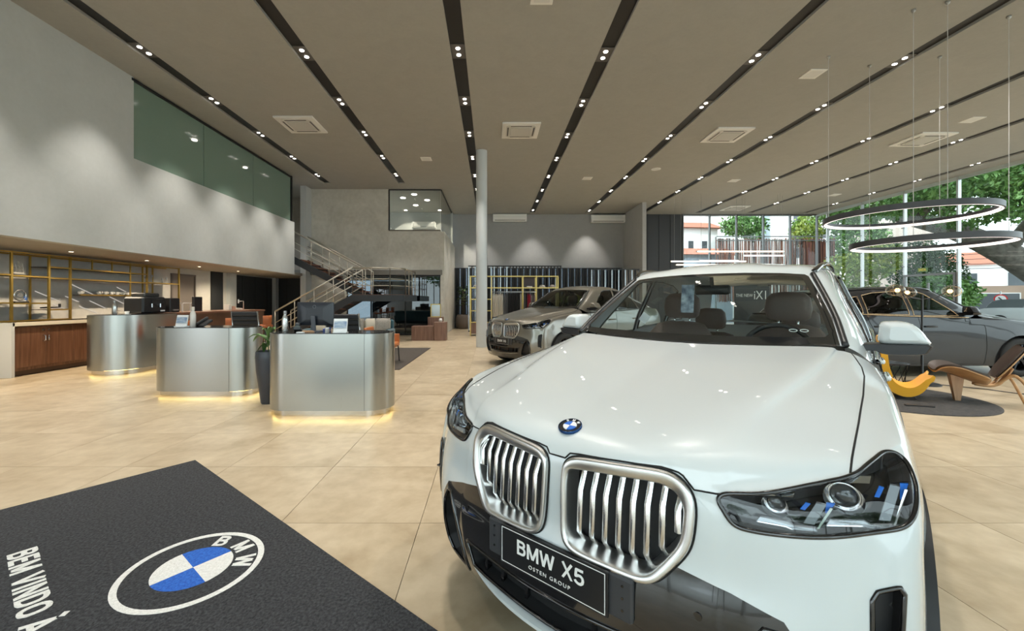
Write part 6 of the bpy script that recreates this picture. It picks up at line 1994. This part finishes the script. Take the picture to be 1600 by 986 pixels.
house('tower_block', 'tall pale apartment block with bands of windows beyond the screen', (33, 45, 0), R(-15), 7, 6, 12, [(x, z, 1.3, 1.0) for x in (-2.4, -.6, 1.2) for z in (6.3, 8.2, 10)], False)
house('pink_house', 'pale pink blank house wall outside the right glazing', (30.0, 31.5, 0), R(-40), 4.6, 4, 7.4, [], False, rooft, mottled('pink_plaster', (.62, .50, .44), (.68, .56, .50), 1, .9))
house('street_house', 'white house with a low red roof across the street', (46, 37, 0), R(-45), 9, 6, 4.6, [(-2.4, 3.2, 1.1, 1.2), (.4, 3.2, 1.1, 1.2), (2.8, 3.2, 1.1, 1.2)])
house('garage_house', 'brown fronted garage with dark shutter across the street', (36.4, 30.2, 0), R(-45), 4.4, 3, 2.5, [(-.2, 1.0, 2.8, 1.8)], False, rooft, M('brown_front', (.33, .24, .18), .8))
# brown reed screen behind the rear glazing: rods in a steel frame
t = thing('reed_screen', 'brown reed screen in a dark frame outside the rear glazing', 'screen', (18.2, 26.4, 0))
rodm = [M('reed_brown', (.17, .075, .05), .8), M('reed_red', (.30, .12, .08), .8), M('reed_dark', (.07, .04, .035), .8)]
rod = G().box((0, 0, 0), (.034, .03, 4.0)).mesh('reed')
rms = []
for m_ in rodm:
    q = rod.copy(); q.materials.append(m_); rms.append(q)
for k in range(180):
    o = link('reed', random.choice(rms), None, t, (-3.75 + 7.5 * k / 179, random.uniform(-.06, .06), 3.35 + random.uniform(-.06, .06)))
    o.rotation_euler = (0, R(random.uniform(-1.5, 1.5)), 0)
for z in (5.5, 5.25): G().box((0, -.08, z), (7.7, .05, .06)).build('frame_bar', dalu, t)
for x in (-3.8, -1.3, 1.3, 3.8): G().box((x, .1, 2.7), (.06, .06, 5.6)).build('post', dalu, t)
G().box((2.7, .14, 3.4), (2.1, .03, 3.6)).build('backing', M('screen_pink', (.42, .16, .16), .8), t)
# steel round stack seen over the screen
tag(G().cyl((21.0, 31.6, -.05), .30, 10, 20).build('round_pillar', M('pillar_blue', (.42, .50, .56), .5), None, 40), 'blue grey round pillar rising behind the brown screen', 'pillar')
# street furniture
t = thing('road_sign', 'round red and white road sign on a thin post in the street', 'sign', (29.6, 24.0, 0), R(-50))
G().cyl((0, 0, -.05), .035, 2.0, 8).build('post', alu, t)
G().cyl((0, -.06, 1.5), .27, .03, 28, axis='Y').build('disc', M('sign_red', (.55, .03, .03), .4), t)
G().cyl((0, -.075, 1.5), .205, .03, 28, axis='Y').build('face', M('sign_white', (.8, .8, .8), .4), t)
G().box((0, -.10, 1.5), (.06, .02, .26), ry=R(-40)).build('bar', M('sign_black', (.02, .02, .02), .4), t)
t = thing('street_pole', 'grey concrete utility pole across the street', 'pole', (36.2, 27.6, 0))
G().cyl((0, 0, -.05), .14, 8.5, 10, .10).build('shaft', M('pole_grey', (.35, .36, .34), .8), t, 40)
G().box((0, 0, 6.6), (.1, 1.8, .1)).build('cross_arm', M('pole_grey'), t)
for k in range(5):
    g = G(); g.tube([(33.0 + .5 * k + 6 * s_, 40.0 - 22 * s_, 6.0 - .35 * k - .8 * math.sin(PI * s_)) for s_ in [i / 10 for i in range(11)]], .02, 4)
    tag(g.build('overhead_cable', black_m), 'thin overhead street cable, %s from the top' % ordn[k], 'cable', 'overhead street cables')
t = thing('parked_car', 'small parked car partly seen beyond the glazing at far right', 'car', (29.5, 22.4, 0), R(-50))
sil = smooth_poly([(-2.0, .32), (-1.98, .75), (-1.85, .95), (-1.0, 1.02), (.9, 1.0), (1.75, .88), (1.98, .70), (2.0, .32)], 4, False)
G().extrude([(x, -.80, z) for x, z in sil], (0, 1.6, 0)).build('body', M('car_silver', (.5, .5, .52), .25, .3, coat=1), t, 40)
cab = smooth_poly([(-1.75, .95), (-1.45, 1.38), (-.9, 1.48), (.1, 1.46), (.95, 1.0)], 4, False)
G().extrude([(x, -.70, z) for x, z in cab], (0, 1.4, 0)).build('cabin', wdark, t, 40)
for x in (-1.25, 1.25):
    for y in (-.8, .8): G().cyl((x, y - .09, .31), .31, .18, 20, axis='Y').build('wheel', M('tyre', (.012, .012, .012), .75), t)
